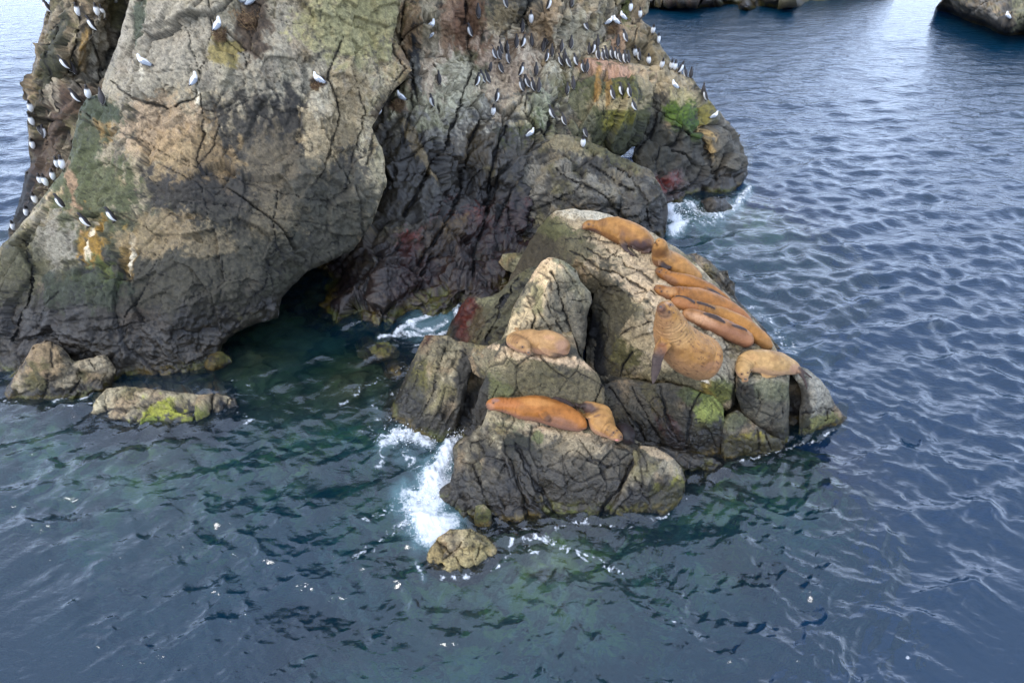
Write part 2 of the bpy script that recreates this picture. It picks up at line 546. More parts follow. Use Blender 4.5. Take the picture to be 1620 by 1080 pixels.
def rock_color(light=(.33, .29, .225), dark=(.15, .135, .11), warm=(.36, .27, .185), bal=0.0, paints=(), tide=0.9, tidecol=(.050, .046, .042),
               algae=0.35, fol=None, folamt=0.35, cream=0.25, moss=0.0, cavd=0.86):
    def f(c):
        P, px, py, sd = c['P'], c['px'], c['py'], c['seed']
        n1 = fbm(P * 0.7, 5, sd); n2 = fbm(P * 2.6 + 11, 4, sd + 1); n3 = fbm(P * 10, 3, sd + 2)
        ns = fbm(P * np.array([5.0, 5.0, 0.8]), 4, sd + 5)
        col = mixc(np.tile(np.array(dark, float), (len(P), 1)), light, smooth01(n1 * 1.3 + n2 * 0.8 + bal, -0.35, 0.3))
        col = mixc(col, warm, smooth01(fbm(P * 1.3 + 50, 4, sd + 6), 0.02, 0.35) * 0.7)
        if moss:
            col = mixc(col, (.105, .125, .055), smooth01(fbm(P * 1.1 + 80, 5, sd + 8) + (c['n'][:, 2] - 0.3) * 0.15, 0.05, 0.3) * moss)
        col = mixc(col, (.19, .175, .07), smooth01(fbm(P * 1.7 + 33, 5, sd + 9), .04, .34) * .5)
        # pale crusts and dark crusts, fine
        col = mixc(col, (.50, .46, .38), smooth01(n3 + n2 * 0.5, 0.22, 0.38) * cream)
        col = mixc(col, (.05, .048, .045), smooth01(-n3 - n2 * 0.6, 0.18, 0.36) * 0.55)
        if fol is not None:
            q = P @ rot_xyz(*fol[0]) * np.array(fol[1])
            fl = ridged(q, 3, sd + 12)
            col = col * (1 - folamt * smooth01(fl, 0.72, 0.95))[:, None]
            col = mixc(col, (.45, .38, .26), smooth01(ridged(q * 1.3 + 5, 3, sd + 13), 0.86, 0.97) * folamt * 0.5)
        col = col * (1 + c['cell'])[:, None]
        wet = np.full(len(P), 0.12) + 0.15 * smooth01(n2, 0, 0.4)
        for p in paints:
            cx, cy_, rx, ry, rot, pc, st = p[:7]
            mode = p[7] if len(p) > 7 else ''
            nz = (ns * 1.2 + n3 * 0.3) if 's' in mode else (n2 + n1 * 0.5 + n3 * 0.5)
            m = spot(px, py, cx, cy_, rx * 1.1, ry * 1.1, rot, nz, .95, 0.25 if 'h' in mode else 0.45) * min(1, st * 1.12)
            col = mixc(col, np.array(pc) * (1 + 0.5 * n3[:, None]), m)
            if 'w' in mode: wet = np.maximum(wet, m * 0.9)
        z = P[:, 2] + n1 * 0.7 * tide + n2 * 0.3 * tide + ns * 0.25
        m = 1 - smooth01(z, tide * 0.6, tide * 1.25)
        col = mixc(col, np.array(tidecol) * (1 + 0.8 * n3[:, None]), m * 0.86)
        wet = np.maximum(wet, m * 0.85)
        if algae:
            m = (1 - smooth01(P[:, 2] + n2 * 0.35, algae * 0.4, algae)) * smooth01(n2 + n3 * 0.6, -0.28, 0.1)
            col = mixc(col, mixc(np.tile(np.array([.17, .125, .035]), (len(P), 1)), (.14, .165, .045), smooth01(n1, -0.2, 0.2)), m * 0.8)
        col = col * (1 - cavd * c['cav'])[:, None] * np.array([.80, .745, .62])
        lum = col @ np.array([.3, .6, .1])
        col = col * (np.clip(lum, .01, 1) / .23)[:, None] ** .55
        lum = (col @ np.array([.3, .6, .1]))[:, None]
        col = lum + (col - lum) * 1.12
        return np.clip(col, 0.008, 0.85), np.clip(wet, 0, 1)
    return f
plain_rock = rock_color()

DARKC = (.062, .058, .054); BLK = (.028, .027, .027); RED = (.20, .045, .04); OCH = (.33, .205, .06); YEL = (.30, .25, .07)
GRN = (.10, .12, .065); MOSS = (.115, .19, .022); TAN = (.40, .335, .24); PINK = (.40, .27, .20); RUST = (.24, .145, .095); PALE = (.47, .44, .38)
GREY = (.30, .29, .27); OLIVE = (.15, .145, .07); WHT = (.75, .74, .70); BRN = (.12, .085, .06); SLATE = (.13, .13, .125)

# =================================================================== THE SEA STACK
stack = empty('sea_stack', (-3, 22, 0))
tag(stack, 'huge sea stack of weathered grey and brown rock crowded with nesting seabirds', 'rock')

LAY_BIG = [dict(size=2.2, amp=0.30, stretch=(1, 1, 1.5), frame=rot_xyz(12, 20, 30), tilt=0.8, off=0.35, crack=0.035, cdepth=0.35, tone=0.35, seed=1),
           dict(size=0.8, amp=0.34, stretch=(1, 1, 1.4), frame=rot_xyz(30, 35, 10), tilt=1.0, off=0.35, crack=0.05, cdepth=0.22, tone=0.22, seed=2, dirt=0.5),
           dict(size=0.27, amp=0.34, frame=rot_xyz(10, 50, 40), tilt=1.0, off=0.3, crack=0.06, cdepth=0.14, tone=0.18, seed=3, dirt=0.3)]
def nohi(px, py, P): return smooth01(py, -140, 20)

main_p = [
    (330, 100, 210, 120, 0, GREY, .55), (250, 60, 90, 50, 0, (.34, .32, .29), .5), (560, 40, 80, 55, 0, (.31, .30, .17), .7),
    (225, 10, 12, 60, 5, (.10, .13, .09), .8, 's'), (400, 40, 26, 50, 10, BRN, .85), (355, 82, 26, 20, 0, (.26, .22, .09), .8),
    (300, 220, 100, 60, 10, TAN, .6), (250, 200, 60, 40, 0, PINK, .35), (160, 195, 16, 30, 0, OCH, .6, 's'),
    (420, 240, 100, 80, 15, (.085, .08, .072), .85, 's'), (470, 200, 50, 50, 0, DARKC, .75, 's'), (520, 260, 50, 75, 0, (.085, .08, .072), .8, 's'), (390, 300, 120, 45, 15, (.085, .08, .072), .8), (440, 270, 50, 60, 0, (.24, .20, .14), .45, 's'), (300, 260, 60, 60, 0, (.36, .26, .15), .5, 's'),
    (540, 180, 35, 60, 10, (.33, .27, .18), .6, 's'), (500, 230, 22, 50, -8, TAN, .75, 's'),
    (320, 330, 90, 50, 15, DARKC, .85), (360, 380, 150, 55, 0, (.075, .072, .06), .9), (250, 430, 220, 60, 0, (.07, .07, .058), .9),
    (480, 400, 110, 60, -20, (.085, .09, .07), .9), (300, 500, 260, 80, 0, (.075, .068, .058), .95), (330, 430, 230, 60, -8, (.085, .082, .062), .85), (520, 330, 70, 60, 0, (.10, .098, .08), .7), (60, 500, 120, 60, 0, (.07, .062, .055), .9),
    (120, 240, 34, 60, 12, GRN, .85, 's'), (150, 170, 40, 16, 15, (.09, .115, .07), .9), (140, 300, 60, 55, 0, (.13, .15, .075), .8, 's'), (185, 360, 60, 40, 0, GRN, .5, 's'),
    (60, 400, 60, 45, 20, OLIVE, .6, 's'), (90, 390, 34, 40, 0, GREY, .7), (30, 440, 40, 50, 30, (.12, .12, .075), .7),
    (150, 405, 16, 60, 0, OCH, .85, 's'), (145, 400, 4, 50, 0, WHT, .5, 's'), (198, 400, 9, 34, 0, OCH, .55, 's'), (201, 400, 3, 26, 0, WHT, .6, 's'),
    (115, 300, 7, 45, -12, PINK, .7, 's'), (157, 440, 26, 24, 0, (.12, .16, .05), .8, 's'), (130, 460, 60, 30, 0, (.06, .08, .05), .8),
    (240, 370, 60, 30, -10, (.30, .24, .16), .7), (330, 385, 40, 20, 0, (.25, .21, .15), .6), (430, 345, 45, 28, 0, (.20, .17, .12), .5),
    (320, 560, 70, 30, 0, (.17, .12, .05), .7), (60, 545, 40, 30, 0, (.10, .05, .04), .6), (420, 510, 40, 22, -20, (.20, .18, .09), .6), (225, 520, 40, 26, 0, BRN, .5),
    (505, 150, 16, 34, 0, PALE, .5, 's'), (618, 165, 20, 25, 0, (.20, .17, .12), .5), (600, 178, 12, 8, 0, BRN, .7), (450, 470, 30, 40, 0, (.11, .115, .09), .7),
    (228, 118, 3, 12, 0, WHT, .3, 's'), (310, 150, 6, 18, 0, WHT, .4, 's'), (505, 128, 12, 8, 0, BRN, .8), (640, 60, 12, 60, 0, (.22, .15, .09), .6, 's')]
main_cracks = [
    ([(180, 130), (215, 158), (268, 172), (300, 158), (318, 148)], 5, .22), ([(334, 0), (332, 60), (316, 100), (306, 155)], 2.6, .13), ([(290, 40), (300, 80), (315, 118)], 2.2, .10),
    ([(318, 150), (322, 205), (310, 250), (316, 262)], 3.5, .16), ([(310, 262), (340, 228), (350, 200)], 3, .12), ([(128, 176), (160, 196), (230, 225), (270, 250), (300, 250)], 2.2, .10),
    ([(270, 250), (330, 270), (400, 290), (470, 310), (560, 330)], 2.0, .09), ([(205, 305), (260, 318), (350, 322), (430, 345), (520, 355)], 2.2, .09),
    ([(160, 325), (220, 355), (260, 380), (240, 420), (215, 480)], 2.4, .10), ([(500, 0), (505, 40), (520, 55)], 2.5, .10), ([(540, 60), (520, 120), (535, 180), (515, 260), (500, 290)], 4, .18),
    ([(380, 10), (400, 60), (390, 110)], 2.5, .10), ([(440, 300), (432, 350), (440, 400), (420, 440), (400, 470)], 3, .14), ([(470, 350), (455, 400), (450, 430)], 2.5, .12),
    ([(40, 380), (55, 430), (35, 500), (20, 540)], 5, .25), ([(95, 460), (60, 520)], 2.5, .12), ([(100, 510), (150, 505), (200, 500), (220, 470)], 2.4, .10), ([(355, 400), (350, 460), (330, 520)], 2.4, .09),
    ([(190, 545), (200, 500), (215, 470)], 2.4, .10), ([(250, 260), (290, 275), (320, 300), (330, 340)], 2.2, .09), ([(560, 120), (575, 180), (560, 240), (545, 300)], 3, .14),
    ([(395, 480), (385, 500), (370, 520)], 3, .12), ([(430, 420), (425, 460), (405, 490)], 2.6, .10), ([(620, 70), (640, 110), (615, 150), (590, 210), (580, 260)], 4, .18), ([(350, 60), (385, 85), (390, 105)], 2.5, .12)]
LAY_FACE = [dict(size=3.0, amp=0.16, stretch=(1, 1, 1.5), frame=rot_xyz(12, 20, 30), tilt=0.3, off=0.2, crack=0.02, cdepth=0.3, tone=0.22, seed=1),
            dict(size=1.0, amp=0.24, stretch=(1, 1, 1.6), frame=rot_xyz(30, 35, 10), tilt=0.8, off=0.3, crack=0.03, cdepth=0.2, tone=0.18, seed=2, dirt=0.5),
            dict(size=0.14, amp=0.30, tilt=1.0, off=.4, crack=.04, cdepth=.1, tone=.14, seed=4, dirt=.25),
            dict(size=0.36, amp=0.27, stretch=(1, 1, 1.5), frame=rot_xyz(10, 50, 40), tilt=0.9, off=0.3, crack=0.04, cdepth=0.14, tone=0.16, seed=3, dirt=0.3)]
rock('rock_face', [
    (232, -330, 20.0), (206, -2, 18.8), (186, 70, 18.5), (166, 118, 18.3), (158, 148, 18.2), (140, 152, 18.1), (126, 172, 17.9), (112, 240, 17.2), (98, 272, 16.9),
    (60, 322, 16.3), (30, 360, 15.8), (-5, 396, 15.5), (-180, 480, 14.9), (-180, 690, -1.2, 'z'), (100, 665, -1.2, 'z'), (260, 665, -1.2, 'z'), (345, 640, -.9, 'z'),
    (345, 590, 14.0), (352, 545, 14.3), (375, 525, 14.4), (405, 512, 14.5), (440, 503, 14.6), (446, 470, 15.2), (485, 430, 15.8), (560, 395, 16.6), (590, 350, 17.2),
    (612, 290, 17.8), (606, 240, 18.2), (588, 200, 18.5), (618, 150, 18.8), (652, 112, 19.2), (640, 85, 19.4), (622, 60, 19.5), (635, 0, 20.0), (655, -330, 21.5)],
    [(300, 300, 15.3), (300, 450, 14.1), (150, 480, 14.0), (150, 330, 15.8), (200, 260, 16.3), (400, 180, 16.9), (400, 100, 17.2), (250, 100, 17.5), (300, 0, 18.2), (500, 60, 18.2), (500, 150, 17.6),
     (480, 300, 16.1), (430, 400, 14.9), (560, 120, 18.3), (330, -250, 19.3), (500, -250, 20.0), (260, 540, 13.7), (60, 450, 14.8), (270, 178, 17.1), (230, 150, 17.0), (310, 150, 17.0), (560, 300, 16.8),
     (590, 120, 18.7), (30, 420, 15.1), (400, 470, 14.3), (330, 230, 16.6), (200, 400, 14.9)],
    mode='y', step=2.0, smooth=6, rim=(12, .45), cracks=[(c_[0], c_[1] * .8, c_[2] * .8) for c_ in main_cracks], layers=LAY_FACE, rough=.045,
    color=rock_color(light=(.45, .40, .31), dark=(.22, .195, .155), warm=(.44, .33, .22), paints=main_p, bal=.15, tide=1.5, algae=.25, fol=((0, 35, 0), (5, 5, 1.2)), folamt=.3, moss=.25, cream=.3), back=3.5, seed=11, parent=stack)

rock('rock_column', [
    (80, -250, 22.6), (79, 0, 22), (62, 60, 21.8), (47, 130, 21.4), (44, 200, 21), (48, 265, 20.5), (40, 272, 20.4), (36, 300, 20.2), (24, 340, 19.8), (14, 362, 19.6), (12, 400, 19.2),
    (-40, 430, -.6, 'z'), (-40, 500, -1, 'z'), (180, 500, 17.6), (250, 200, 20.0), (260, -250, 22)],
    [(100, 100, 21.0), (118, 30, 21.3), (150, 60, 21.2), (130, 180, 20.2), (172, 100, 21.9), (95, 230, 20.3), (70, 200, 20.6), (150, 10, 21.0), (190, 20, 22.0), (110, 120, 21.3), (70, 300, 19.6), (60, 340, 19.0), (150, 140, 20.9), (165, 20, 20.9)],
    mode='y', step=2.0, smooth=4, rim=(12, .6), layers=[dict(l, stretch=(.6, .6, 2.2)) for l in LAY_BIG], rough=.05,
    cracks=[([(118, 0), (122, 60), (108, 110), (100, 180)], 3.5, .25), ([(150, 70), (160, 110), (140, 150)], 4, .25), ([(70, 60), (100, 25)], 2, .1), ([(92, 40), (90, 130), (70, 230)], 3, .16), ([(200, 10), (178, 80), (150, 135)], 5, .3)],
    color=rock_color(light=(.25, .21, .16), dark=(.10, .085, .065), bal=-.02, paints=[(90, 100, 12, 80, 8, (.07, .075, .035), .8, 's'), (165, 70, 26, 40, 10, GREY, .6), (130, 90, 6, 40, 5, (.36, .24, .10), .8, 's'),
        (118, 165, 40, 18, 0, (.13, .07, .05), .6), (30, 310, 26, 50, 15, BLK, .9), (75, 240, 20, 60, 15, (.13, .075, .05), .6, 's'), (135, 120, 14, 40, 0, GREY, .5), (100, 145, 10, 30, 20, PALE, .5, 's'), (185, 15, 10, 30, 0, OLIVE, .7)],
        tide=.9, moss=.3, fol=((0, 10, 0), (8, 8, 1)), folamt=.45), back=2.5, seed=12, parent=stack)

LAY_MID = [dict(size=1.7, amp=0.34, stretch=(.55, .55, 1.9), frame=rot_xyz(0, 28, 0), tilt=0.6, off=0.4, crack=0.05, cdepth=0.45, tone=0.3, seed=1),
           dict(size=0.65, amp=0.32, stretch=(.55, .7, 1.8), frame=rot_xyz(0, 35, 20), tilt=0.7, off=0.4, crack=0.06, cdepth=0.3, tone=0.25, seed=2, dirt=0.5),
           dict(size=0.24, amp=0.25, stretch=(.8, .8, 1.5), frame=rot_xyz(10, 40, 40), tilt=0.7, off=0.4, crack=0.07, cdepth=0.18, tone=0.2, seed=3, dirt=0.35)]
mid_p = [
    (700, 60, 60, 90, 0, (.34, .30, .24), .6, 's'), (650, 60, 14, 70, 0, (.30, .19, .11), .6, 's'), (715, 30, 16, 60, 0, (.34, .22, .16), .7, 's'), (690, 130, 30, 40, 0, PINK, .4),
    (657, 130, 9, 75, 0, BLK, .95, 'sh'), (622, 140, 16, 45, 10, BLK, .7, 's'), (640, 185, 22, 50, 0, (.20, .20, .10), .6, 's'), (628, 205, 10, 22, 0, WHT, .5, 's'), (632, 172, 14, 8, 0, RUST, .8),
    (740, 40, 24, 60, 0, (.22, .12, .075), .8, 's'), (755, 90, 30, 26, 0, (.36, .24, .18), .85), (790, 110, 60, 45, 0, RUST, .85), (850, 80, 60, 40, 10, (.26, .17, .11), .8), (775, 160, 50, 40, 0, (.36, .26, .18), .8),
    (840, 20, 22, 26, 0, (.03, .035, .025), .9), (865, 35, 18, 30, 30, (.32, .19, .08), .7, 's'), (800, 25, 26, 26, 0, (.32, .26, .17), .7), (735, 125, 30, 40, 0, OLIVE, .8), (745, 175, 40, 20, 20, (.13, .14, .07), .6),
    (850, 175, 26, 40, 40, (.15, .18, .10), .8), (818, 185, 20, 30, 0, TAN, .6), (890, 120, 30, 30, 0, OLIVE, .6), (905, 60, 22, 40, 0, (.24, .22, .15), .6), (690, 200, 30, 50, 0, (.15, .155, .075), .7, 's'),
    (820, 215, 60, 22, 0, (.10, .125, .05), .75), (865, 235, 50, 24, 0, (.28, .25, .19), .6), (700, 270, 130, 60, -35, DARKC, .9, 'w'), (620, 270, 60, 80, 0, (.065, .06, .055), .8, 'w'),
    (750, 230, 40, 30, 0, (.16, .13, .09), .6), (840, 260, 70, 40, 0, (.09, .085, .08), .8, 'w'), (690, 330, 60, 40, -30, (.10, .098, .085), .7, 'w'), (770, 340, 90, 60, 0, (.05, .045, .042), .9, 'w'),
    (660, 420, 45, 45, -20, (.30, .075, .07), .9, 'w'), (720, 400, 70, 50, -35, (.17, .05, .045), .9, 'w'), (600, 460, 80, 40, -30, (.17, .055, .05), .8, 'w'), (820, 360, 60, 34, 0, (.20, .045, .045), .95, 'w'),
    (600, 430, 26, 50, 15, (.13, .12, .13), .85, 'w'), (560, 460, 14, 50, 25, (.17, .15, .05), .7, 'sw'), (590, 500, 60, 22, 0, (.17, .14, .035), .8, 'w'), (700, 375, 40, 22, -30, (.17, .14, .07), .7, 'w'),
    (780, 430, 50, 50, 0, (.12, .045, .04), .85, 'w'), (500, 450, 50, 50, 0, (.035, .022, .022), .9, 'w'), (730, 440, 30, 40, -30, (.13, .11, .04), .5, 'sw'), (800, 130, 90, 60, 0, WHT, .22, 's'), (700, 150, 60, 60, 0, WHT, .2, 's'), (880, 60, 60, 50, 0, WHT, .2, 's'), (660, 230, 8, 50, -30, (.30, .24, .15), .6, 's')]
rock('rock_gully', [
    (600, -330, 24), (592, 0, 23), (560, 200, 21), (530, 350, 19.6), (440, 430, 19.4), (440, 540, -1.2, 'z'), (560, 575, -1.2, 'z'), (720, 560, -1.2, 'z'), (900, 480, -1, 'z'), (905, 360, 21.8), (930, 250, 23.4),
    (960, 130, 26.2), (985, 0, 28.2), (980, -330, 29.5)],
    [(650, 30, 22.4), (700, 30, 22.4), (735, 60, 24.0), (735, 0, 24.4), (775, 40, 24), (800, 10, 24.2), (832, 35, 26.6), (845, 0, 27), (870, 30, 25.2), (900, 20, 26.0), (660, 180, 20.9), (690, 200, 20.8), (622, 130, 22.2), (640, 300, 19.4),
     (600, 420, 17.1), (650, 470, 16.6), (625, 380, 18.0), (585, 385, 18.0), (560, 440, 17.3), (545, 480, 16.4), (600, 500, 15.9), (520, 440, 18.6), (750, 190, 22.3), (780, 120, 24.2), (755, 85, 23.4), (740, 110, 23.4), (800, 90, 24.7), (850, 120, 24.4),
     (880, 90, 25.6), (760, 300, 21.2), (715, 385, 18.9), (760, 400, 19.2), (800, 380, 19.9), (690, 450, 17.4), (850, 170, 23.0), (830, 205, 22.6), (850, 240, 22.2), (900, 60, 26.3), (740, 240, 21.6), (810, 300, 21.0), (700, 330, 19.6), (780, 210, 22.2),
     (800, 430, 18.0), (791, 450, 17.4), (760, 458, 17.0), (725, 458, 16.8), (770, 475, 16.6), (840, 405, 19.2), (700, 490, 16.3), (680, 260, 20.0), (790, 160, 23.2), (735, 478, 16.9), (770, 260, 20.9), (735, 290, 21.1), (650, 80, 22.2), (900, 130, 24.9)],
    mode='y', step=2.0, smooth=3.5, rim=(6, .2), layers=LAY_MID, rough=.06,
    cracks=[([(735, 0), (740, 60), (745, 110), (725, 170), (700, 230), (670, 290), (640, 340)], 5, .35), ([(655, 100), (650, 170), (640, 230)], 3, .2), ([(640, 0), (632, 60), (650, 110), (660, 160)], 4, .25), ([(790, 60), (830, 20), (835, 0)], 5, .3),
            ([(760, 190), (735, 240), (730, 300), (700, 360), (660, 420)], 5, .35), ([(800, 200), (780, 250), (770, 330), (755, 390), (745, 440)], 5, .35), ([(860, 150), (835, 145), (830, 175), (850, 205), (862, 215)], 2.5, .15),
            ([(690, 100), (695, 160), (700, 190)], 2.5, .15), ([(600, 400), (590, 440), (580, 480)], 3, .16), ([(640, 380), (610, 410), (590, 400)], 4, .2), ([(850, 240), (845, 290), (830, 350)], 4, .25), ([(900, 130), (880, 160), (870, 190), (860, 215)], 5, .3)],
    color=rock_color(paints=mid_p, bal=.0, tide=1.5, tidecol=(.05, .032, .03), algae=.4, fol=((0, 32, 0), (9, 9, 1.3)), folamt=.5, moss=.3, cream=.25), back=3, seed=13, parent=stack)

LAY_SLAB = [dict(size=1.1, amp=0.30, stretch=(1.7, .6, .6), frame=rot_xyz(0, -30, 0), tilt=0.7, off=0.4, crack=0.06, cdepth=0.4, tone=0.2, seed=1),
            dict(size=0.4, amp=0.3, stretch=(1.8, .6, .6), frame=rot_xyz(0, -35, 0), tilt=0.7, off=0.4, crack=0.07, cdepth=0.3, tone=0.2, seed=2, dirt=0.5),
            dict(size=0.18, amp=0.25, frame=rot_xyz(0, 30, 0), tilt=0.7, off=0.4, crack=0.07, cdepth=0.15, tone=0.15, seed=3, dirt=0.3)]
rock('rock_slab', [
    (838, 235, 22.4), (880, 212, 22.6), (905, 214, 22.8), (935, 225, 22.7), (965, 240, 22.6), (1000, 256, 22.6), (1028, 268, 22.4), (1043, 290, 22.0), (1054, 312, 21.7), (1057, 335, 21.4), (1054, 365, 21.1), (1048, 400, -.6, 'z'),
    (900, 440, -1, 'z'), (820, 420, -.8, 'z'), (818, 340, 21.0), (815, 270, 21.8)],
    [(900, 285, 21.0), (950, 330, 20.7), (1005, 330, 20.8), (870, 340, 20.8), (950, 272, 21.7), (1010, 290, 21.5), (880, 250, 21.8), (940, 300, 21.0), (980, 300, 21.2), (1030, 330, 21.0), (1000, 370, 20.8)],
    mode='y', step=2.0, smooth=4, rim=(14, .6), layers=LAY_SLAB, rough=.05,
    cracks=[([(880, 270), (920, 290), (960, 310), (990, 350)], 3, .2), ([(930, 262), (970, 285), (1000, 300)], 3.5, .22), ([(960, 255), (1000, 280), (1020, 320), (1030, 360)], 3, .2), ([(985, 320), (975, 360)], 3, .2), ([(870, 310), (900, 320), (930, 340)], 2.5, .15)],
    color=rock_color(light=(.23, .225, .215), dark=(.085, .083, .08), warm=(.22, .185, .13), bal=0, paints=[(900, 228, 50, 14, 15, (.28, .25, .18), .8), (960, 244, 50, 10, 25, OLIVE, .7), (920, 340, 40, 16, 0, (.17, .12, .05), .5, 'w'), (1000, 350, 60, 40, 0, (.07, .068, .066), .7, 'w'), (960, 300, 30, 10, 30, GREY, .4)],
        tide=.8, fol=((0, -32, 0), (1.5, 9, 9)), folamt=.45, cream=.12), back=2.5, seed=14, parent=stack)

rock('rock_bulge', [
    (850, 100, 26.0), (900, 100, 25.9), (935, 90, 26.2), (985, 96, 26.3), (1020, 104, 26.6), (1048, 110, 26.7), (1036, 140, 26.0), (1032, 165, 25.6), (1028, 195, 25.3), (1012, 226, 24.9), (982, 247, 24.5), (930, 244, 23.9), (880, 222, 23.5), (862, 196, 23.5), (866, 160, 24.2), (845, 135, 24.8)],
    [(900, 145, 24.6), (950, 150, 24.4), (1000, 165, 24.4), (980, 200, 24.0), (920, 195, 23.8), (940, 112, 25.3), (1000, 116, 25.6), (1010, 140, 25.0), (890, 185, 24.0), (970, 158, 24.1), (995, 155, 24.3)],
    mode='y', step=2.0, smooth=5, rim=(14, .6), layers=LAY_MID, rough=.05, cracks=[([(900, 148), (890, 170), (872, 190)], 4, .25), ([(960, 110), (950, 150), (960, 200)], 2, .08), ([(925, 105), (912, 130), (900, 150)], 3, .15)],
    color=rock_color(bal=.05, paints=[(970, 112, 60, 12, 10, (.44, .29, .23), .9), (950, 190, 90, 60, 0, (.12, .13, .055), .85), (985, 190, 22, 40, 0, (.22, .21, .05), .8, 's'), (975, 165, 40, 10, 0, TAN, .7), (1000, 220, 40, 26, 0, (.07, .08, .045), .8), (915, 215, 40, 24, 0, (.09, .10, .065), .6),
        (945, 140, 5, 26, 0, (.38, .22, .08), .7, 's'), (962, 140, 4, 26, 0, (.38, .22, .08), .6, 's'), (905, 190, 30, 40, 0, (.24, .23, .17), .5, 's'), (1020, 130, 14, 30, -20, TAN, .6)], tide=.5, moss=.5), back=2.5, seed=15, parent=stack)

rock('rock_tower', [
    (930, -330, 29.5), (935, -100, 28), (925, 60, 27.0), (930, 120, 27.0), (1080, 135, 27.2), (1078, 112, 27.5), (1062, 98, 27.7), (1047, 75, 28.1), (1034, 48, 28.4), (1014, 31, 28.5), (1025, 20, 28.7), (1028, 0, 29), (1040, -200, 30), (1030, -330, 31)],
    [(975, 60, 27.3), (1000, 30, 28.0), (960, 0, 28.3), (1020, 80, 27.5), (990, 90, 27.2), (1045, 105, 27.3), (980, 20, 28.3), (1000, 0, 28.4)],
    mode='y', step=2.0, smooth=4, rim=(12, .5), layers=LAY_BIG, rough=.05, cracks=[([(985, 0), (968, 30), (950, 60), (945, 90)], 4, .3), ([(1000, 35), (1000, 70), (1010, 100)], 3, .15), ([(1030, 20), (1010, 30), (1000, 45)], 3, .15)],
    color=rock_color(bal=.05, paints=[(1025, 75, 34, 40, 30, (.24, .20, .135), .8), (965, 75, 16, 34, 10, (.36, .25, .19), .8, 's'), (965, 42, 10, 6, 0, BRN, .8), (1000, 20, 14, 40, 0, (.36, .27, .18), .6), (985, 20, 9, 26, 0, (.16, .20, .07), .7, 's'), (940, 30, 22, 50, 0, GREY, .6)], tide=.5, moss=.15), back=3, seed=16, parent=stack)

rock('rock_shoulder', [
    (1015, 118, 26.9), (1040, 106, 27.0), (1075, 116, 27.0), (1096, 124, 27.1), (1112, 148, 27.2), (1130, 168, 27.3), (1148, 190, 27.6), (1166, 212, 27.8), (1176, 232, 27.6), (1183, 262, 27.2), (1180, 285, 26.6), (1160, 305, 25.2), (1165, 330, -1.0, 'z'),
    (1080, 365, -1.0, 'z'), (1030, 370, -1, 'z'), (1020, 300, 23.5), (1000, 250, 24.8), (1015, 190, 25.7)],
    [(1060, 150, 25.9), (1085, 180, 25.6), (1060, 222, 25.2), (1100, 212, 25.3), (1075, 262, 24.8), (1118, 216, 26.3), (1116, 190, 26.4), (1130, 262, 26.2), (1150, 240, 26.4), (1110, 290, 25.3), (1060, 310, 24.0), (1050, 195, 25.4), (1040, 250, 24.5), (1095, 240, 25.2), (1112, 240, 26.5),
     (1120, 262, 25.4), (1090, 300, 24.6), (1150, 280, 26.0), (1125, 195, 26.3)],
    mode='y', step=2.0, smooth=4, rim=(14, .7), layers=LAY_BIG, rough=.05, cracks=[([(1042, 180), (1030, 215), (1010, 245)], 5, .35), ([(1050, 200), (1080, 205), (1105, 225)], 3, .18), ([(1108, 205), (1112, 235), (1125, 260), (1130, 290)], 4.5, .3), ([(1060, 240), (1085, 245), (1100, 262)], 3, .15), ([(1112, 150), (1118, 185), (1140, 200)], 3, .2)],
    color=rock_color(bal=.0, light=(.27, .255, .22), paints=[(1080, 175, 26, 34, 20, MOSS, .95), (1100, 205, 18, 24, 20, (.08, .15, .02), .9), (1070, 140, 40, 20, 20, TAN, .7), (1060, 260, 60, 50, 0, (.10, .098, .092), .85), (1125, 235, 9, 40, -15, (.42, .31, .17), .9, 'h'), (1120, 180, 10, 16, 0, (.25, .22, .06), .8),
        (1155, 250, 30, 50, 0, (.145, .14, .13), .8), (1075, 300, 44, 20, 15, (.24, .055, .05), .95, 'w'), (1125, 290, 40, 22, 0, (.13, .125, .12), .7), (1040, 230, 26, 40, 0, (.06, .062, .05), .8)], tide=.55, algae=.2, moss=.25), back=3, seed=17, parent=stack)

# small rocks at the foot of the stack
o = rock('rock', [(1108, 318, .35), (1130, 311, .5), (1148, 316, .4), (1160, 328, .1), (1152, 345, -.3), (1142, 362, -.4), (1128, 355, -.3), (1118, 335, .1)], [(1135, 325, .4)], step=2, smooth=2, rim=(6, .25), layers=LAY_SLAB[1:], rough=.04,
     color=rock_color(light=(.14, .125, .11), dark=(.05, .045, .04), tide=.8, algae=.1), back=1.0, seed=21)
tag(o, 'small dark wet rock in the surf at the right foot of the sea stack', 'rock')

o = rock('boulder', [(2, 625, .05), (28, 588, .6), (52, 546, 1.2), (72, 538, 1.3), (98, 550, 1.15), (118, 572, .85), (140, 566, .85), (168, 560, .9), (184, 585, .5), (178, 612, 0), (150, 655, -.5), (60, 680, -.8), (0, 665, -.6)],
     [(70, 565, 1.05), (60, 600, .55), (85, 590, .75), (110, 610, .3), (145, 585, .65), (130, 600, .3)], step=2, smooth=3, rim=(12, .4), layers=LAY_BIG[1:], rough=.04,
     cracks=[([(82, 545), (84, 580), (70, 630)], 2.5, .12), ([(118, 575), (130, 595), (110, 620)], 4, .2), ([(140, 565), (150, 590)], 3, .12)],
     color=rock_color(light=(.33, .29, .23), dark=(.14, .12, .10), bal=.1, paints=[(68, 570, 30, 34, 10, (.30, .22, .14), .7), (60, 600, 16, 24, 0, OLIVE, .6, 's')], tide=.25, algae=.2), back=1.5, seed=22)
tag(o, 'pointed tan boulder standing in the water against the left foot of the stack', 'boulder')

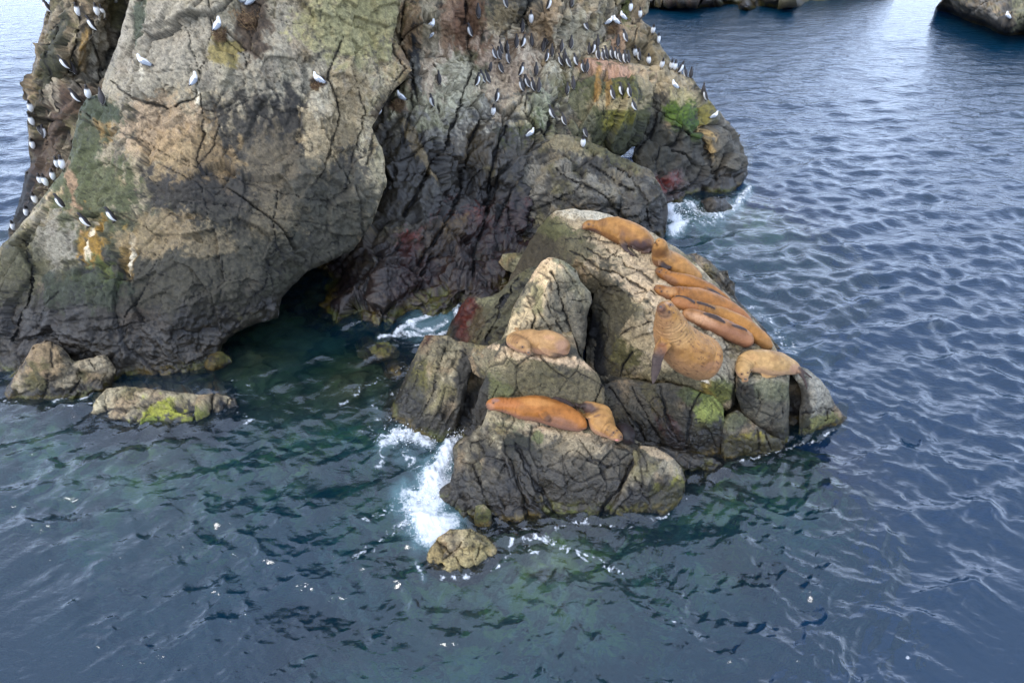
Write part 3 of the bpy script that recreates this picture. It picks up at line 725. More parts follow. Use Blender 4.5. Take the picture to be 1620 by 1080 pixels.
o = rock('rock', [(168, 614, .24), (200, 610, .26), (260, 618, .22), (318, 624, .2), (345, 622, .18), (372, 630, .12), (380, 645, .05), (372, 675, -.4), (330, 720, -.9), (250, 735, -1.1), (160, 730, -1.0), (132, 690, -.4), (142, 655, .05), (152, 632, .3)],
     [(250, 642, .17), (200, 638, .2), (330, 643, .14), (300, 662, .06), (200, 665, .06), (250, 690, -.2)], step=2, smooth=3, rim=(8, .2), layers=LAY_BIG[1:], rough=.03,
     cracks=[([(338, 620), (336, 645), (330, 668)], 3.5, .2), ([(362, 632), (352, 665)], 2.5, .12), ([(160, 645), (200, 650), (250, 640)], 2, .06)],
     color=rock_color(light=(.38, .345, .27), dark=(.22, .19, .15), bal=.25, paints=[(260, 662, 44, 24, 0, (.30, .32, .08), .9), (330, 665, 50, 14, 0, (.13, .15, .04), .7), (300, 615, 60, 5, 5, (.34, .2, .08), .7), (240, 700, 90, 30, 0, (.17, .22, .05), .9)], tide=.05, algae=0), back=1.2, seed=23)
tag(o, 'long flat tan rock just breaking the surface left of the cave pool', 'rock')

o = rock('rock', [(672, 900, -.05), (676, 875, .1), (692, 850, .3), (712, 836, .42), (745, 836, .42), (770, 848, .32), (786, 868, .12), (790, 892, -.1), (775, 920, -.45), (730, 945, -.6), (690, 930, -.5)],
     [(735, 862, .34), (710, 880, .2), (760, 880, .14), (720, 905, -.05)], step=1.6, smooth=2.5, rim=(8, .15),
     layers=[dict(size=0.5, amp=0.4, stretch=(.6, .6, 1.4), frame=rot_xyz(40, 25, 20), tilt=.6, off=.4, crack=.09, cdepth=.35, tone=.2, seed=1), dict(size=0.16, amp=.3, tilt=.7, off=.5, crack=.09, cdepth=.2, tone=.2, seed=2)], rough=.02,
     cracks=[([(690, 855), (720, 880), (735, 900)], 2.5, .07), ([(745, 838), (722, 868), (700, 885)], 2.5, .07), ([(765, 850), (750, 885)], 2.2, .06)],
     color=rock_color(light=(.36, .31, .22), dark=(.15, .13, .10), bal=.15, paints=[(735, 895, 50, 22, 0, (.32, .28, .16), .6), (690, 885, 12, 34, 0, (.33, .26, .13), .6)], tide=.02, algae=0, tidecol=(.1, .09, .05)), back=.8, seed=24)
tag(o, 'small round cracked rock alone in the water below the outcrop', 'rock')

# =================================================================== THE OUTCROP WITH THE SEA LIONS
outcrop = empty('rock_outcrop', (2.0, 11.5, 0))
tag(outcrop, 'jumbled grey brown rock outcrop carrying the resting sea lions', 'rock')
LAY_O = [dict(size=0.9, amp=0.16, stretch=(1, 1, 1), frame=rot_xyz(20, 30, 10), tilt=0.6, off=0.35, crack=0.035, cdepth=0.3, tone=0.2, seed=1, dirt=.7),
         dict(size=0.34, amp=0.20, frame=rot_xyz(40, 15, 30), tilt=0.9, off=0.35, crack=0.05, cdepth=0.2, tone=0.16, seed=2, dirt=.4),
         dict(size=0.12, amp=0.15, tilt=0.9, off=0.35, crack=0.06, cdepth=0.12, tone=0.14, seed=3, dirt=0.25)]
LAY_ROUGH = [dict(size=0.42, amp=0.40, stretch=(.7, .7, 1.5), frame=rot_xyz(0, -25, 10), tilt=0.7, off=0.5, crack=0.08, cdepth=0.4, tone=0.25, seed=1, dirt=.7),
             dict(size=0.17, amp=0.36, frame=rot_xyz(40, -15, 30), tilt=0.8, off=0.5, crack=0.09, cdepth=0.25, tone=0.2, seed=2, dirt=.5)]
LAY_FIN = [dict(size=0.5, amp=0.26, stretch=(.45, .6, 2.2), frame=rot_xyz(0, 22, 0), tilt=0.7, off=0.4, crack=0.08, cdepth=0.35, tone=0.2, seed=1, dirt=.6),
           dict(size=0.16, amp=0.30, stretch=(.6, .8, 1.8), frame=rot_xyz(0, 22, 0), tilt=0.8, off=0.5, crack=0.08, cdepth=0.25, tone=0.2, seed=2, dirt=.4)]
FOLO = ((0, 30, 0), (14, 14, 3))
S = 1.6

# core that fills the crevices
rock('rock_core', [(930, 500, 1.9), (1050, 540, 1.9), (1150, 570, 1.45), (1235, 575, 1.45), (1262, 600, 1.2), (1290, 640, .5), (1290, 715, -.8), (1150, 750, -.8), (1040, 750, -.5), (960, 700, .1), (925, 620, 1.0)],
     [(1000, 620, 1.2), (1100, 650, .8), (1200, 640, .7)], step=3, smooth=4, layers=LAY_O[:2], rough=.03, color=rock_color(light=(.13, .12, .10), dark=(.04, .04, .035), tide=.9), back=1, seed=30, parent=outcrop)
rock('rock_core', [(735, 548, 1.5), (800, 552, 1.95), (800, 600, 1.3), (775, 650, .7), (772, 700, .2), (740, 735, -.3), (695, 710, -.3), (715, 620, .8)],
     [(755, 610, .9)], step=2.4, smooth=3, layers=LAY_ROUGH, rough=.03, color=rock_color(light=(.10, .09, .07), dark=(.035, .033, .03), tide=.9), back=1, seed=31, parent=outcrop)

# dark rocks showing behind the sea lions on the right
rock('rock_ledge', [(1078, 402, 2.35), (1100, 400, 2.25), (1124, 413, 2.05), (1138, 428, 1.95), (1151, 428, 1.9), (1154, 441, 1.7), (1163, 448, 1.6), (1163, 468, 1.35), (1184, 492, 1.3), (1205, 515, 1.3), (1235, 552, 1.3), (1180, 560, 1.6), (1120, 500, 1.9), (1075, 440, 2.2)],
     [(1105, 430, 2.0), (1135, 450, 1.6), (1150, 480, 1.45)], step=S, smooth=2, rim=(5, .25), layers=LAY_ROUGH, rough=.03,
     color=rock_color(light=(.13, .12, .11), dark=(.05, .048, .045), tide=.95, algae=0, fol=FOLO), back=1.2, seed=32, parent=outcrop)

# main ridge
ridge_p = [(950, 370, 90, 26, 22, (.40, .34, .26), .7), (960, 340, 70, 16, 8, (.48, .46, .42), .8), (1000, 400, 80, 16, 32, (.45, .37, .28), .8), (985, 440, 70, 16, 28, (.48, .39, .30), .85), (1050, 470, 70, 30, 35, (.47, .38, .29), .8), (960, 420, 40, 12, 28, (.36, .30, .22), .6),  # pale strokes: light on the ledge tops is painted in
           (953, 492, 38, 62, 0, (.12, .105, .07), .95, 'h'), (985, 530, 34, 50, 0, (.14, .125, .08), .9), (955, 560, 50, 50, 0, (.10, .09, .06), .85), (940, 560, 14, 60, 0, BLK, .8), (990, 560, 20, 26, 0, (.14, .13, .05), .7), (880, 385, 50, 30, 20, (.15, .14, .09), .8), (845, 410, 40, 40, 0, (.10, .085, .06), .8), (880, 360, 30, 14, 10, (.16, .17, .08), .6),  # left face and crevice: dark olive rock with their shade painted in
           (1080, 600, 60, 14, 10, (.22, .20, .13), .6), (1125, 598, 22, 10, 20, (.62, .56, .50), .9), (1130, 620, 22, 16, 0, (.30, .22, .06), .8), (1145, 615, 16, 22, 0, (.17, .20, .07), .7), (1160, 585, 34, 20, 10, (.36, .33, .28), .7), (1015, 530, 26, 22, 0, (.36, .30, .22), .7), (1100, 540, 60, 30, 30, (.36, .33, .29), .6)]
rock('rock_ridge', [(864, 346, 2.4), (880, 333, 2.8), (905, 330, 3.0), (940, 334, 3.05), (970, 342, 3.05), (1020, 360, 3.0), (1042, 375, 2.9), (1075, 395, 2.75), (1110, 425, 2.6), (1150, 465, 2.4), (1190, 502, 2.25), (1222, 540, 2.12), (1232, 560, 2.0),
      (1200, 585, 1.95), (1168, 596, 1.9), (1162, 640, 1.2), (1150, 650, 1.0), (1100, 626, 1.25), (1050, 612, 1.25), (1000, 606, 1.25), (950, 606, 1.15), (925, 590, 1.2), (925, 520, 1.7), (905, 470, 2.1), (880, 480, 1.6), (800, 480, .6), (806, 440, .9), (828, 400, 1.5), (850, 362, 2.1)],
     [(930, 358, 3.15), (1000, 385, 3.1), (950, 378, 3.1), (905, 385, 2.95), (880, 360, 2.8), (860, 390, 2.1), (845, 420, 1.6), (920, 412, 3.0), (935, 400, 3.1), (1000, 430, 3.0), (1035, 450, 2.95), (960, 440, 2.95), (990, 462, 2.92), (1020, 480, 2.85), (1080, 480, 2.8),
      (1010, 510, 2.65), (1040, 525, 2.6), (1005, 535, 2.3), (985, 520, 2.3), (960, 480, 2.4), (945, 520, 1.95), (960, 560, 1.7), (1000, 575, 1.75), (1050, 590, 2.0), (1020, 560, 2.15), (1000, 545, 2.2), (1060, 585, 2.25), (1100, 600, 2.15), (1135, 606, 2.05), (1160, 590, 2.05),
      (1110, 520, 2.6), (1150, 550, 2.35), (1180, 545, 2.25), (1110, 570, 2.35), (1140, 500, 2.45), (1110, 460, 2.65), (1050, 400, 2.95), (1130, 622, 1.6), (1070, 602, 1.75), (940, 440, 2.75)],
     step=S, smooth=1.6, rim=(8, .3), layers=[dict(LAY_O[0], stretch=(1.8, .8, .8), frame=rot_xyz(0, -30, 25)), LAY_O[1], LAY_O[2]], rough=.025,
     cracks=[([(905, 398), (950, 425), (990, 440), (1020, 455), (1038, 470)], 3.5, .16), ([(925, 390), (960, 412), (975, 400)], 3, .12), ([(958, 395), (1000, 425), (1035, 440)], 3.5, .14), ([(915, 420), (950, 450), (975, 462), (1020, 460)], 2.5, .08), ([(960, 478), (1000, 468), (1030, 485)], 2, .07),
             ([(935, 470), (930, 530), (940, 590)], 9, .35), ([(895, 380), (930, 375), (980, 388), (1010, 405)], 2.5, .1), ([(870, 352), (900, 358), (940, 368)], 2, .08), ([(985, 530), (1005, 515), (1030, 512)], 2.5, .1), ([(1163, 590), (1160, 640)], 5, .3), ([(1000, 555), (985, 580), (980, 600)], 3, .12), ([(945, 480), (965, 500), (960, 540)], 2, .08),
             ([(1148, 545), (1180, 560), (1190, 575)], 2, .07), ([(1070, 590), (1080, 610)], 2, .06)],
     color=rock_color(light=(.40, .345, .265), dark=(.19, .165, .125), bal=.1, paints=ridge_p, tide=.95, algae=0, fol=FOLO, folamt=.3, cream=.25, moss=.12), back=2.2, seed=33, parent=outcrop)

# shoulder behind the peak
rock('rock_shoulder', [(700, 545, -.2), (714, 508, .35), (726, 488, .8), (740, 468, 1.4), (762, 472, 1.5), (790, 462, 2.0), (812, 440, 2.6), (832, 426, 3.0), (855, 420, 3.2), (885, 440, 3.0), (880, 560, 1.9), (800, 590, 1.4), (730, 580, .5)],
     [(790, 500, 1.9), (760, 530, 1.1), (830, 470, 2.6), (810, 530, 1.7), (745, 500, .95)], step=S, smooth=3, rim=(8, .3), layers=[dict(LAY_FIN[0], frame=rot_xyz(0, 40, 0), amp=.4), LAY_ROUGH[1]], rough=.03,
     cracks=[([(820, 440), (790, 490), (770, 540)], 4, .2), ([(800, 470), (765, 520), (745, 555)], 3, .14)],
     color=rock_color(light=(.19, .175, .12), dark=(.07, .062, .048), bal=-.05, paints=[(735, 505, 26, 34, 20, (.17, .045, .035), .9, 'w'), (800, 490, 60, 30, -40, (.14, .135, .085), .7), (770, 475, 16, 8, 0, (.25, .25, .17), .7)], tide=.5, fol=((0, 40, 0), (14, 14, 3)), folamt=.5, moss=.2), back=1.6, seed=34, parent=outcrop)
o = rock('rock', [(795, 402, .9), (822, 400, 1.1), (838, 412, 1.1), (836, 430, .8), (820, 436, .6), (800, 428, .5), (788, 415, .6)], [(815, 415, 1.0)], step=S, smooth=2, rim=(6, .2), layers=LAY_O[1:], rough=.02, color=rock_color(light=(.3, .29, .22), dark=(.12, .12, .08), tide=.1, algae=0), back=.6, seed=35)
tag(o, 'small pale boulder wedged in the dark red gully behind the outcrop peak', 'boulder')

# peak
peak_p = [(868, 425, 26, 16, -30, (.60, .46, .34), .9), (862, 455, 16, 40, 25, (.56, .45, .32), .9), (838, 500, 16, 40, 28, (.50, .41, .29), .85), (910, 445, 26, 30, 20, (.24, .235, .18), .6), (915, 480, 22, 12, 0, (.33, .31, .25), .6), (925, 530, 20, 50, 0, (.12, .11, .085), .85), (890, 500, 20, 46, -15, (.20, .185, .155), .7),  # bright left flank and dark right side are painted light and shade
          (850, 470, 8, 22, 0, (.13, .15, .06), .5), (900, 415, 22, 8, 20, (.17, .19, .12), .6), (860, 520, 30, 16, 0, (.22, .2, .16), .5)]
rock('rock_peak', [(846, 428, 3.3), (856, 414, 3.7), (868, 407, 3.85), (884, 410, 3.8), (898, 416, 3.7), (912, 428, 3.5), (918, 445, 3.3), (934, 462, 3.1), (937, 478, 2.9), (930, 495, 2.75), (928, 530, 2.4), (922, 565, 2.05), (925, 600, 1.7), (880, 610, 1.5), (800, 580, 1.6), (785, 555, 2.0), (800, 520, 2.35), (815, 480, 2.8), (832, 450, 3.1)],
     [(870, 430, 3.65), (862, 460, 3.4), (845, 490, 3.05), (830, 520, 2.7), (900, 440, 3.5), (905, 475, 3.1), (880, 490, 3.0), (875, 530, 2.55), (905, 530, 2.45), (918, 480, 3.0), (850, 540, 2.4), (890, 465, 3.15)],
     step=S, smooth=1.2, rim=(6, .25), layers=[dict(LAY_O[0], stretch=(.6, .6, 1.5), frame=rot_xyz(0, 25, 0), size=.7), LAY_O[1], LAY_O[2]], rough=.02,
     cracks=[([(872, 432), (884, 460), (893, 490), (905, 530), (920, 570)], 3, .14), ([(850, 430), (868, 440), (872, 460)], 2.5, .08), ([(860, 470), (880, 510), (900, 540)], 3, .1), ([(850, 490), (870, 520), (885, 545)], 2.5, .08), ([(884, 412), (900, 440), (925, 470)], 2, .06), ([(893, 470), (930, 478)], 2.2, .09), ([(835, 470), (845, 500), (842, 520)], 2.5, .08)],
     color=rock_color(light=(.31, .28, .215), dark=(.15, .135, .105), bal=.1, paints=peak_p, tide=.95, algae=0, fol=((0, -25, 0), (12, 12, 3)), folamt=.3, cream=.4, moss=.3), back=1.4, seed=36, parent=outcrop)

# boulder in the middle
mid_b = [(870, 566, 90, 7, 12, (.50, .39, .30), .85), (812, 572, 24, 18, 20, (.48, .38, .28), .85), (790, 600, 28, 34, 30, (.28, .26, .18), .6), (900, 620, 60, 30, 10, (.17, .15, .10), .8), (840, 600, 50, 26, 0, (.15, .135, .08), .7), (790, 620, 16, 26, 0, (.13, .15, .06), .6), (810, 650, 40, 14, 0, (.26, .19, .12), .5), (760, 640, 16, 34, 0, DARKC, .8)]  # pale top rim and darker face carry painted light and shade
rock('rock_block', [(745, 560, 1.75), (770, 548, 2.0), (795, 535, 2.35), (830, 520, 2.55), (860, 512, 2.6), (905, 525, 2.5), (915, 562, 2.35), (945, 590, 2.1), (956, 612, 1.85), (957, 640, 1.55), (962, 690, .9), (900, 700, .7), (800, 700, .6), (757, 690, .6), (750, 650, 1.15), (757, 622, 1.5), (770, 592, 1.8), (752, 575, 1.7)],
     [(800, 560, 2.42), (850, 564, 2.45), (895, 572, 2.38), (930, 590, 2.15), (880, 540, 2.5), (830, 545, 2.5), (800, 610, 1.82), (870, 615, 1.85), (920, 625, 1.7), (850, 652, 1.33), (790, 590, 2.05), (900, 660, 1.2), (780, 640, 1.35), (775, 575, 2.05), (850, 585, 2.25), (900, 595, 2.1)],
     step=S, smooth=1.2, rim=(5, .15), layers=LAY_O, rough=.02, cracks=[([(770, 585), (800, 580), (812, 560)], 2, .05), ([(790, 610), (775, 650)], 2.5, .08), ([(955, 600), (940, 640), (945, 680)], 3, .1)],
     color=rock_color(light=(.27, .235, .17), dark=(.14, .125, .095), bal=.0, paints=mid_b, tide=.95, algae=0, fol=((20, -60, 0), (20, 20, 4)), folamt=.4, cream=.35, moss=.15), back=1.4, seed=37, parent=outcrop)

# fin on the left
rock('rock_fin', [(664, 545, 1.45), (672, 530, 1.7), (690, 530, 1.75), (708, 530, 1.8), (728, 542, 1.8), (748, 550, 1.75), (754, 562, 1.65), (745, 590, 1.45), (738, 620, 1.15), (733, 650, .8), (722, 680, .35), (705, 700, .0), (690, 725, -.4), (640, 735, -.8), (610, 715, -.8), (606, 680, -.45), (618, 645, .1), (634, 612, .6), (648, 580, 1.05)],
     [(690, 560, 1.72), (725, 560, 1.7), (700, 600, 1.38), (680, 650, .75), (655, 650, .45), (665, 600, 1.1), (712, 640, .95), (700, 680, .3), (640, 680, 0)],
     step=S, smooth=2, rim=(8, .3), layers=LAY_FIN, rough=.025, cracks=[([(705, 545), (690, 600), (665, 660)], 2.5, .1), ([(680, 540), (660, 600), (640, 650)], 2, .08), ([(690, 548), (735, 558), (752, 565)], 2.2, .07)],
     color=rock_color(light=(.28, .25, .18), dark=(.10, .09, .07), bal=.0, paints=[(645, 640, 20, 60, 22, (.16, .15, .05), .8, 's'), (672, 545, 8, 16, 30, (.16, .06, .03), .8), (700, 560, 50, 16, 10, (.24, .22, .16), .6), (740, 590, 14, 50, 10, DARKC, .8)], tide=.95, algae=.35, fol=((0, 22, 0), (16, 16, 2.5)), folamt=.6, cream=.3), back=1.2, seed=38, parent=outcrop)
rock('rock_shelf', [(722, 540, 1.75), (745, 542, 1.85), (765, 546, 1.95), (790, 550, 2.1), (800, 565, 2.05), (785, 590, 1.7), (765, 600, 1.5), (748, 590, 1.4), (742, 570, 1.6)], [(765, 565, 1.9)], step=S, smooth=2, rim=(5, .15), layers=LAY_ROUGH[1:], rough=.02,
     color=rock_color(light=(.27, .235, .17), dark=(.12, .105, .08), tide=.1, algae=0), back=1, seed=39, parent=outcrop)

# front boulder, its right lump, and the broken rocks on its left
front_p = [(880, 682, 120, 9, 14, (.50, .40, .31), .85), (870, 720, 90, 40, 10, (.30, .27, .21), .6), (830, 730, 30, 50, -25, (.05, .055, .04), .9), (880, 770, 60, 30, 0, (.115, .105, .092), .8), (960, 750, 70, 50, 0, (.14, .13, .115), .75), (900, 700, 40, 20, 20, (.34, .29, .22), .6), (1000, 800, 80, 14, -10, (.16, .16, .05), .7), (900, 812, 60, 10, 0, (.22, .14, .04), .7),  # light on the rim and shade on the face below are painted in
           (800, 665, 30, 14, 20, (.2, .2, .13), .5), (850, 690, 10, 10, 0, (.12, .16, .06), .6)]
rock('rock_boulder', [(766, 664, 1.32), (772, 645, 1.42), (790, 636, 1.42), (850, 636, 1.36), (930, 655, 1.25), (985, 685, 1.12), (1015, 700, 1.05), (1016, 740, .85), (1000, 790, .3), (975, 840, -.4), (950, 865, -.8), (850, 875, -1), (740, 860, -.9), (700, 830, -.6), (702, 790, -.1), (722, 740, .4), (748, 700, .8)],
     [(786, 662, 1.42), (815, 664, 1.41), (850, 673, 1.37), (900, 692, 1.25), (950, 704, 1.17), (990, 712, 1.1), (850, 740, .9), (950, 760, .72), (800, 760, .5), (1000, 760, .6), (870, 810, .05), (820, 715, 1.0), (900, 780, .45), (950, 800, .2), (930, 730, 1.0), (870, 705, 1.14), (835, 780, .35), (790, 690, 1.15)],
     step=S, smooth=1.2, rim=(6, .15), layers=LAY_O, rough=.02,
     cracks=[([(815, 700), (838, 745), (862, 790), (885, 820)], 9, .14), ([(890, 720), (893, 760), (898, 780)], 2.2, .06), ([(850, 735), (880, 745), (905, 755)], 2.2, .06), ([(915, 695), (940, 730), (955, 745)], 2.4, .07), ([(1003, 730), (985, 770), (955, 800), (945, 825)], 5, .14), ([(965, 740), (985, 735), (1003, 740)], 2, .05)],
     color=rock_color(light=(.29, .265, .215), dark=(.14, .13, .115), bal=.05, paints=front_p, tide=.95, tidecol=(.07, .062, .05), algae=.3, fol=((20, -50, 0), (16, 16, 4)), folamt=.3, cream=.3, moss=.1), back=1.3, seed=40, parent=outcrop)
rock('rock_lump', [(1000, 712, 1.08), (1015, 704, 1.1), (1035, 706, 1.08), (1062, 722, .95), (1078, 738, .8), (1085, 758, .58), (1083, 780, .35), (1068, 805, .0), (1040, 835, -.5), (990, 850, -.7), (950, 840, -.5), (965, 800, .2), (990, 760, .68), (1003, 735, .95)],
     [(1035, 735, .98), (1055, 760, .7), (1020, 770, .65), (1030, 800, .18), (990, 810, .1)], step=S, smooth=2.5, rim=(9, .25), layers=LAY_O, rough=.02, cracks=[([(1005, 755), (1015, 775)], 2.5, .08), ([(980, 800), (1000, 820)], 2, .06)],
     color=rock_color(light=(.29, .265, .22), dark=(.14, .13, .115), bal=.05, paints=[(1035, 712, 30, 8, 15, (.42, .34, .26), .7), (1052, 786, 44, 22, -25, (.27, .27, .06), .95), (1000, 830, 40, 12, 0, (.17, .17, .05), .7)], tide=.6, algae=.3), back=1.1, seed=41, parent=outcrop)
rock('rock_rubble', [(742, 688, .95), (757, 672, 1.15), (778, 672, 1.25), (795, 690, 1.2), (800, 715, 1.05), (820, 750, .75), (845, 790, .35), (872, 825, -.05), (878, 850, -.4), (800, 870, -.7), (740, 860, -.6), (705, 825, -.3), (696, 800, 0), (694, 775, .12), (712, 762, .3), (718, 735, .58), (716, 708, .78), (728, 694, .9)],
     [(770, 700, 1.12), (745, 720, .86), (780, 745, .78), (735, 770, .42), (790, 790, .4), (750, 805, .2), (830, 805, .2), (715, 790, .18), (780, 825, .0)], step=S, smooth=1.6, rim=(7, .2), layers=LAY_ROUGH, rough=.025,
     cracks=[([(800, 700), (815, 750), (830, 790), (835, 820)], 3, .14), ([(745, 735), (765, 770), (770, 810)], 2.5, .1), ([(770, 690), (750, 700), (745, 715)], 2.5, .1)],
     color=rock_color(light=(.23, .205, .16), dark=(.075, .07, .06), bal=-.05, paints=[(700, 782, 14, 20, 0, (.30, .22, .10), .7), (770, 810, 60, 14, 0, (.13, .08, .04), .6), (765, 805, 12, 14, 0, (.16, .17, .05), .7)], tide=.95, algae=.2, cream=.4), back=1, seed=42, parent=outcrop)
o = rock('rock', [(752, 800, .35), (766, 797, .38), (777, 808, .25), (780, 830, .0), (775, 850, -.3), (755, 850, -.3), (750, 825, .05)], [(765, 812, .28)], step=S, smooth=2, rim=(5, .1), layers=LAY_O[2:], rough=.01, color=rock_color(light=(.25, .25, .12), dark=(.12, .13, .05), tide=.02, algae=.3), back=.4, seed=43)
tag(o, 'stumpy green topped rock at the waterline under the broken rocks', 'rock')

# lower right faces
low_p = [(1040, 660, 60, 50, 0, (.085, .08, .07), .7), (1010, 640, 30, 40, -30, (.11, .10, .08), .6), (1060, 680, 12, 40, -30, (.11, .03, .03), .7, 'w'), (1125, 650, 22, 36, 0, (.24, .28, .10), .9), (1098, 625, 20, 16, 0, (.10, .13, .05), .6), (1120, 690, 22, 26, 0, (.12, .10, .04), .7), (1035, 635, 10, 34, -30, (.10, .085, .03), .7), (1000, 700, 50, 16, 20, (.10, .055, .04), .6)]
rock('rock_wall', [(948, 610, 1.6), (975, 601, 1.7), (1000, 600, 1.75), (1030, 606, 1.76), (1065, 606, 1.75), (1100, 616, 1.68), (1130, 626, 1.52), (1143, 640, 1.3), (1147, 665, .95), (1144, 700, .35), (1142, 740, -.4), (1100, 760, -.6), (1040, 750, -.4), (985, 730, 0), (955, 690, .55), (940, 650, 1.15)],
     [(990, 640, 1.35), (1040, 640, 1.4), (1080, 650, 1.3), (1115, 650, 1.3), (1090, 690, .65), (1030, 690, .6), (1000, 680, .75), (1125, 690, .55), (1060, 620, 1.62), (1060, 660, 1.05)], step=S, smooth=2.2, rim=(5, .15),
     layers=[dict(LAY_O[0], stretch=(.6, .6, 1.7), frame=rot_xyz(0, -32, 0), size=.6, amp=.3), LAY_O[1], LAY_O[2]], rough=.02,
     cracks=[([(1108, 618), (1092, 650), (1085, 700)], 4, .12), ([(1000, 612), (1020, 650), (1045, 700)], 3, .12), ([(965, 615), (1000, 660), (1030, 710)], 3.5, .14), ([(1045, 612), (1055, 660), (1075, 700)], 3, .12)],
     color=rock_color(light=(.22, .205, .165), dark=(.085, .078, .065), bal=-.05, paints=low_p, tide=.95, algae=.3, fol=((0, -28, 0), (12, 12, 2.5)), folamt=.45), back=1.2, seed=44, parent=outcrop)
rock('rock_foot', [(985, 694, .6), (1010, 692, .55), (1040, 700, .45), (1075, 712, .35), (1100, 716, .32), (1130, 724, .22), (1148, 738, .0), (1135, 775, -.6), (1085, 785, -.6), (1040, 760, -.1), (1010, 730, .25)],
     [(1050, 722, .36), (1090, 738, .16), (1120, 740, .1)], step=S, smooth=1.8, rim=(6, .2), layers=LAY_ROUGH, rough=.02,
     color=rock_color(light=(.16, .14, .10), dark=(.055, .045, .04), tide=.95, algae=.25, cream=.4), back=.8, seed=45, parent=outcrop)
rock('rock_block', [(1140, 668, .9), (1150, 655, 1.05), (1166, 648, 1.1), (1185, 662, .92), (1205, 678, .7), (1225, 690, .5), (1242, 697, .3), (1240, 725, -.4), (1190, 750, -.6), (1148, 755, -.5), (1140, 715, .15)],
     [(1165, 675, .85), (1190, 695, .5), (1215, 705, .3), (1160, 710, .25)], step=S, smooth=2, rim=(6, .2), layers=LAY_O[1:], rough=.015, cracks=[([(1198, 678), (1200, 700), (1202, 730)], 2.5, .12), ([(1212, 685), (1220, 712)], 2.5, .12)],
     color=rock_color(light=(.20, .19, .165), dark=(.09, .085, .075), paints=[(1190, 708, 64, 20, -12, (.34, .30, .05), .98), (1160, 665, 22, 12, 0, (.12, .14, .08), .5)], tide=.6, algae=.1), back=1, seed=46, parent=outcrop)
rock('rock_block', [(1163, 600, 1.88), (1166, 575, 2.05), (1195, 556, 2.08), (1232, 556, 2.02), (1256, 572, 1.9), (1250, 590, 1.85), (1249, 606, 1.68), (1249, 640, 1.05), (1248, 690, .12), (1240, 715, -.3), (1215, 700, .05), (1190, 672, .55), (1172, 650, .95), (1164, 625, 1.4)],
     [(1210, 575, 2.03), (1185, 604, 1.88), (1225, 600, 1.86), (1210, 630, 1.45), (1235, 650, 1.0), (1185, 630, 1.4), (1225, 685, .35), (1200, 660, .9)], step=S, smooth=2.5, rim=(7, .22), layers=LAY_O, rough=.015, cracks=[([(1195, 612), (1205, 640), (1195, 660)], 2, .06)],
     color=rock_color(light=(.27, .26, .22), dark=(.12, .115, .10), bal=.05, paints=[(1180, 620, 16, 30, 0, (.06, .06, .055), .8), (1220, 600, 40, 8, 0, (.33, .31, .26), .6), (1240, 690, 20, 14, 0, (.19, .2, .06), .8), (1225, 620, 26, 16, 0, (.16, .18, .11), .5), (1220, 660, 30, 26, 0, (.10, .095, .085), .6)], tide=.6, algae=.2), back=1.1, seed=47, parent=outcrop)
rock('rock_block', [(1252, 592, 1.72), (1262, 578, 1.85), (1278, 584, 1.8), (1298, 600, 1.6), (1312, 618, 1.25), (1321, 640, .75), (1330, 650, .4), (1340, 660, .1), (1335, 690, -.5), (1290, 715, -.6), (1262, 705, -.3), (1264, 660, .6), (1268, 625, 1.3), (1262, 605, 1.6)],
     [(1280, 612, 1.55), (1290, 640, 1.05), (1278, 660, .7), (1305, 650, .65), (1290, 680, .1), (1320, 665, .2)], step=S, smooth=2.2, rim=(8, .25), layers=LAY_O, rough=.015, cracks=[([(1270, 655), (1300, 645), (1320, 650)], 3, .12), ([(1308, 650), (1306, 668)], 2.5, .1)],
     color=rock_color(light=(.31, .305, .29), dark=(.15, .145, .135), bal=.15, paints=[(1285, 615, 30, 26, 30, (.33, .325, .31), .6), (1300, 670, 40, 14, -10, (.20, .21, .09), .8), (1272, 650, 8, 40, 0, DARKC, .7)], tide=.15, algae=.2), back=1.1, seed=48, parent=outcrop)

# wet rocks breaking the pool between stack and outcrop
for k, (cx, cy_, rx, ry, zz, lab) in enumerate((
        (600, 560, 34, 22, .12, 'dark weedy rock awash in the pool left of the fin'),
        (628, 590, 22, 18, .06, 'low olive rock awash against the left side of the fin'),
        (340, 575, 26, 20, .35, 'small brown rock under the overhang beside the cave pool'))):
    ol = [(cx + rx * math.cos(a) * (1 + .15 * math.sin(3 * a + k)), cy_ + ry * math.sin(a) * (1 + .12 * math.cos(2 * a + k)), zz * (.2 - .8 * math.sin(a)) - .12) for a in [j * math.pi / 6 for j in range(12)]]
    o = rock('rock', ol, [(cx, cy_ - 2, zz)], step=2, smooth=3, rim=(8, .15), layers=LAY_O[1:], rough=.02, color=rock_color(light=(.17, .16, .07), dark=(.06, .055, .03), tide=.02, algae=.5), back=.5, seed=60 + k)
    tag(o, lab, 'rock')

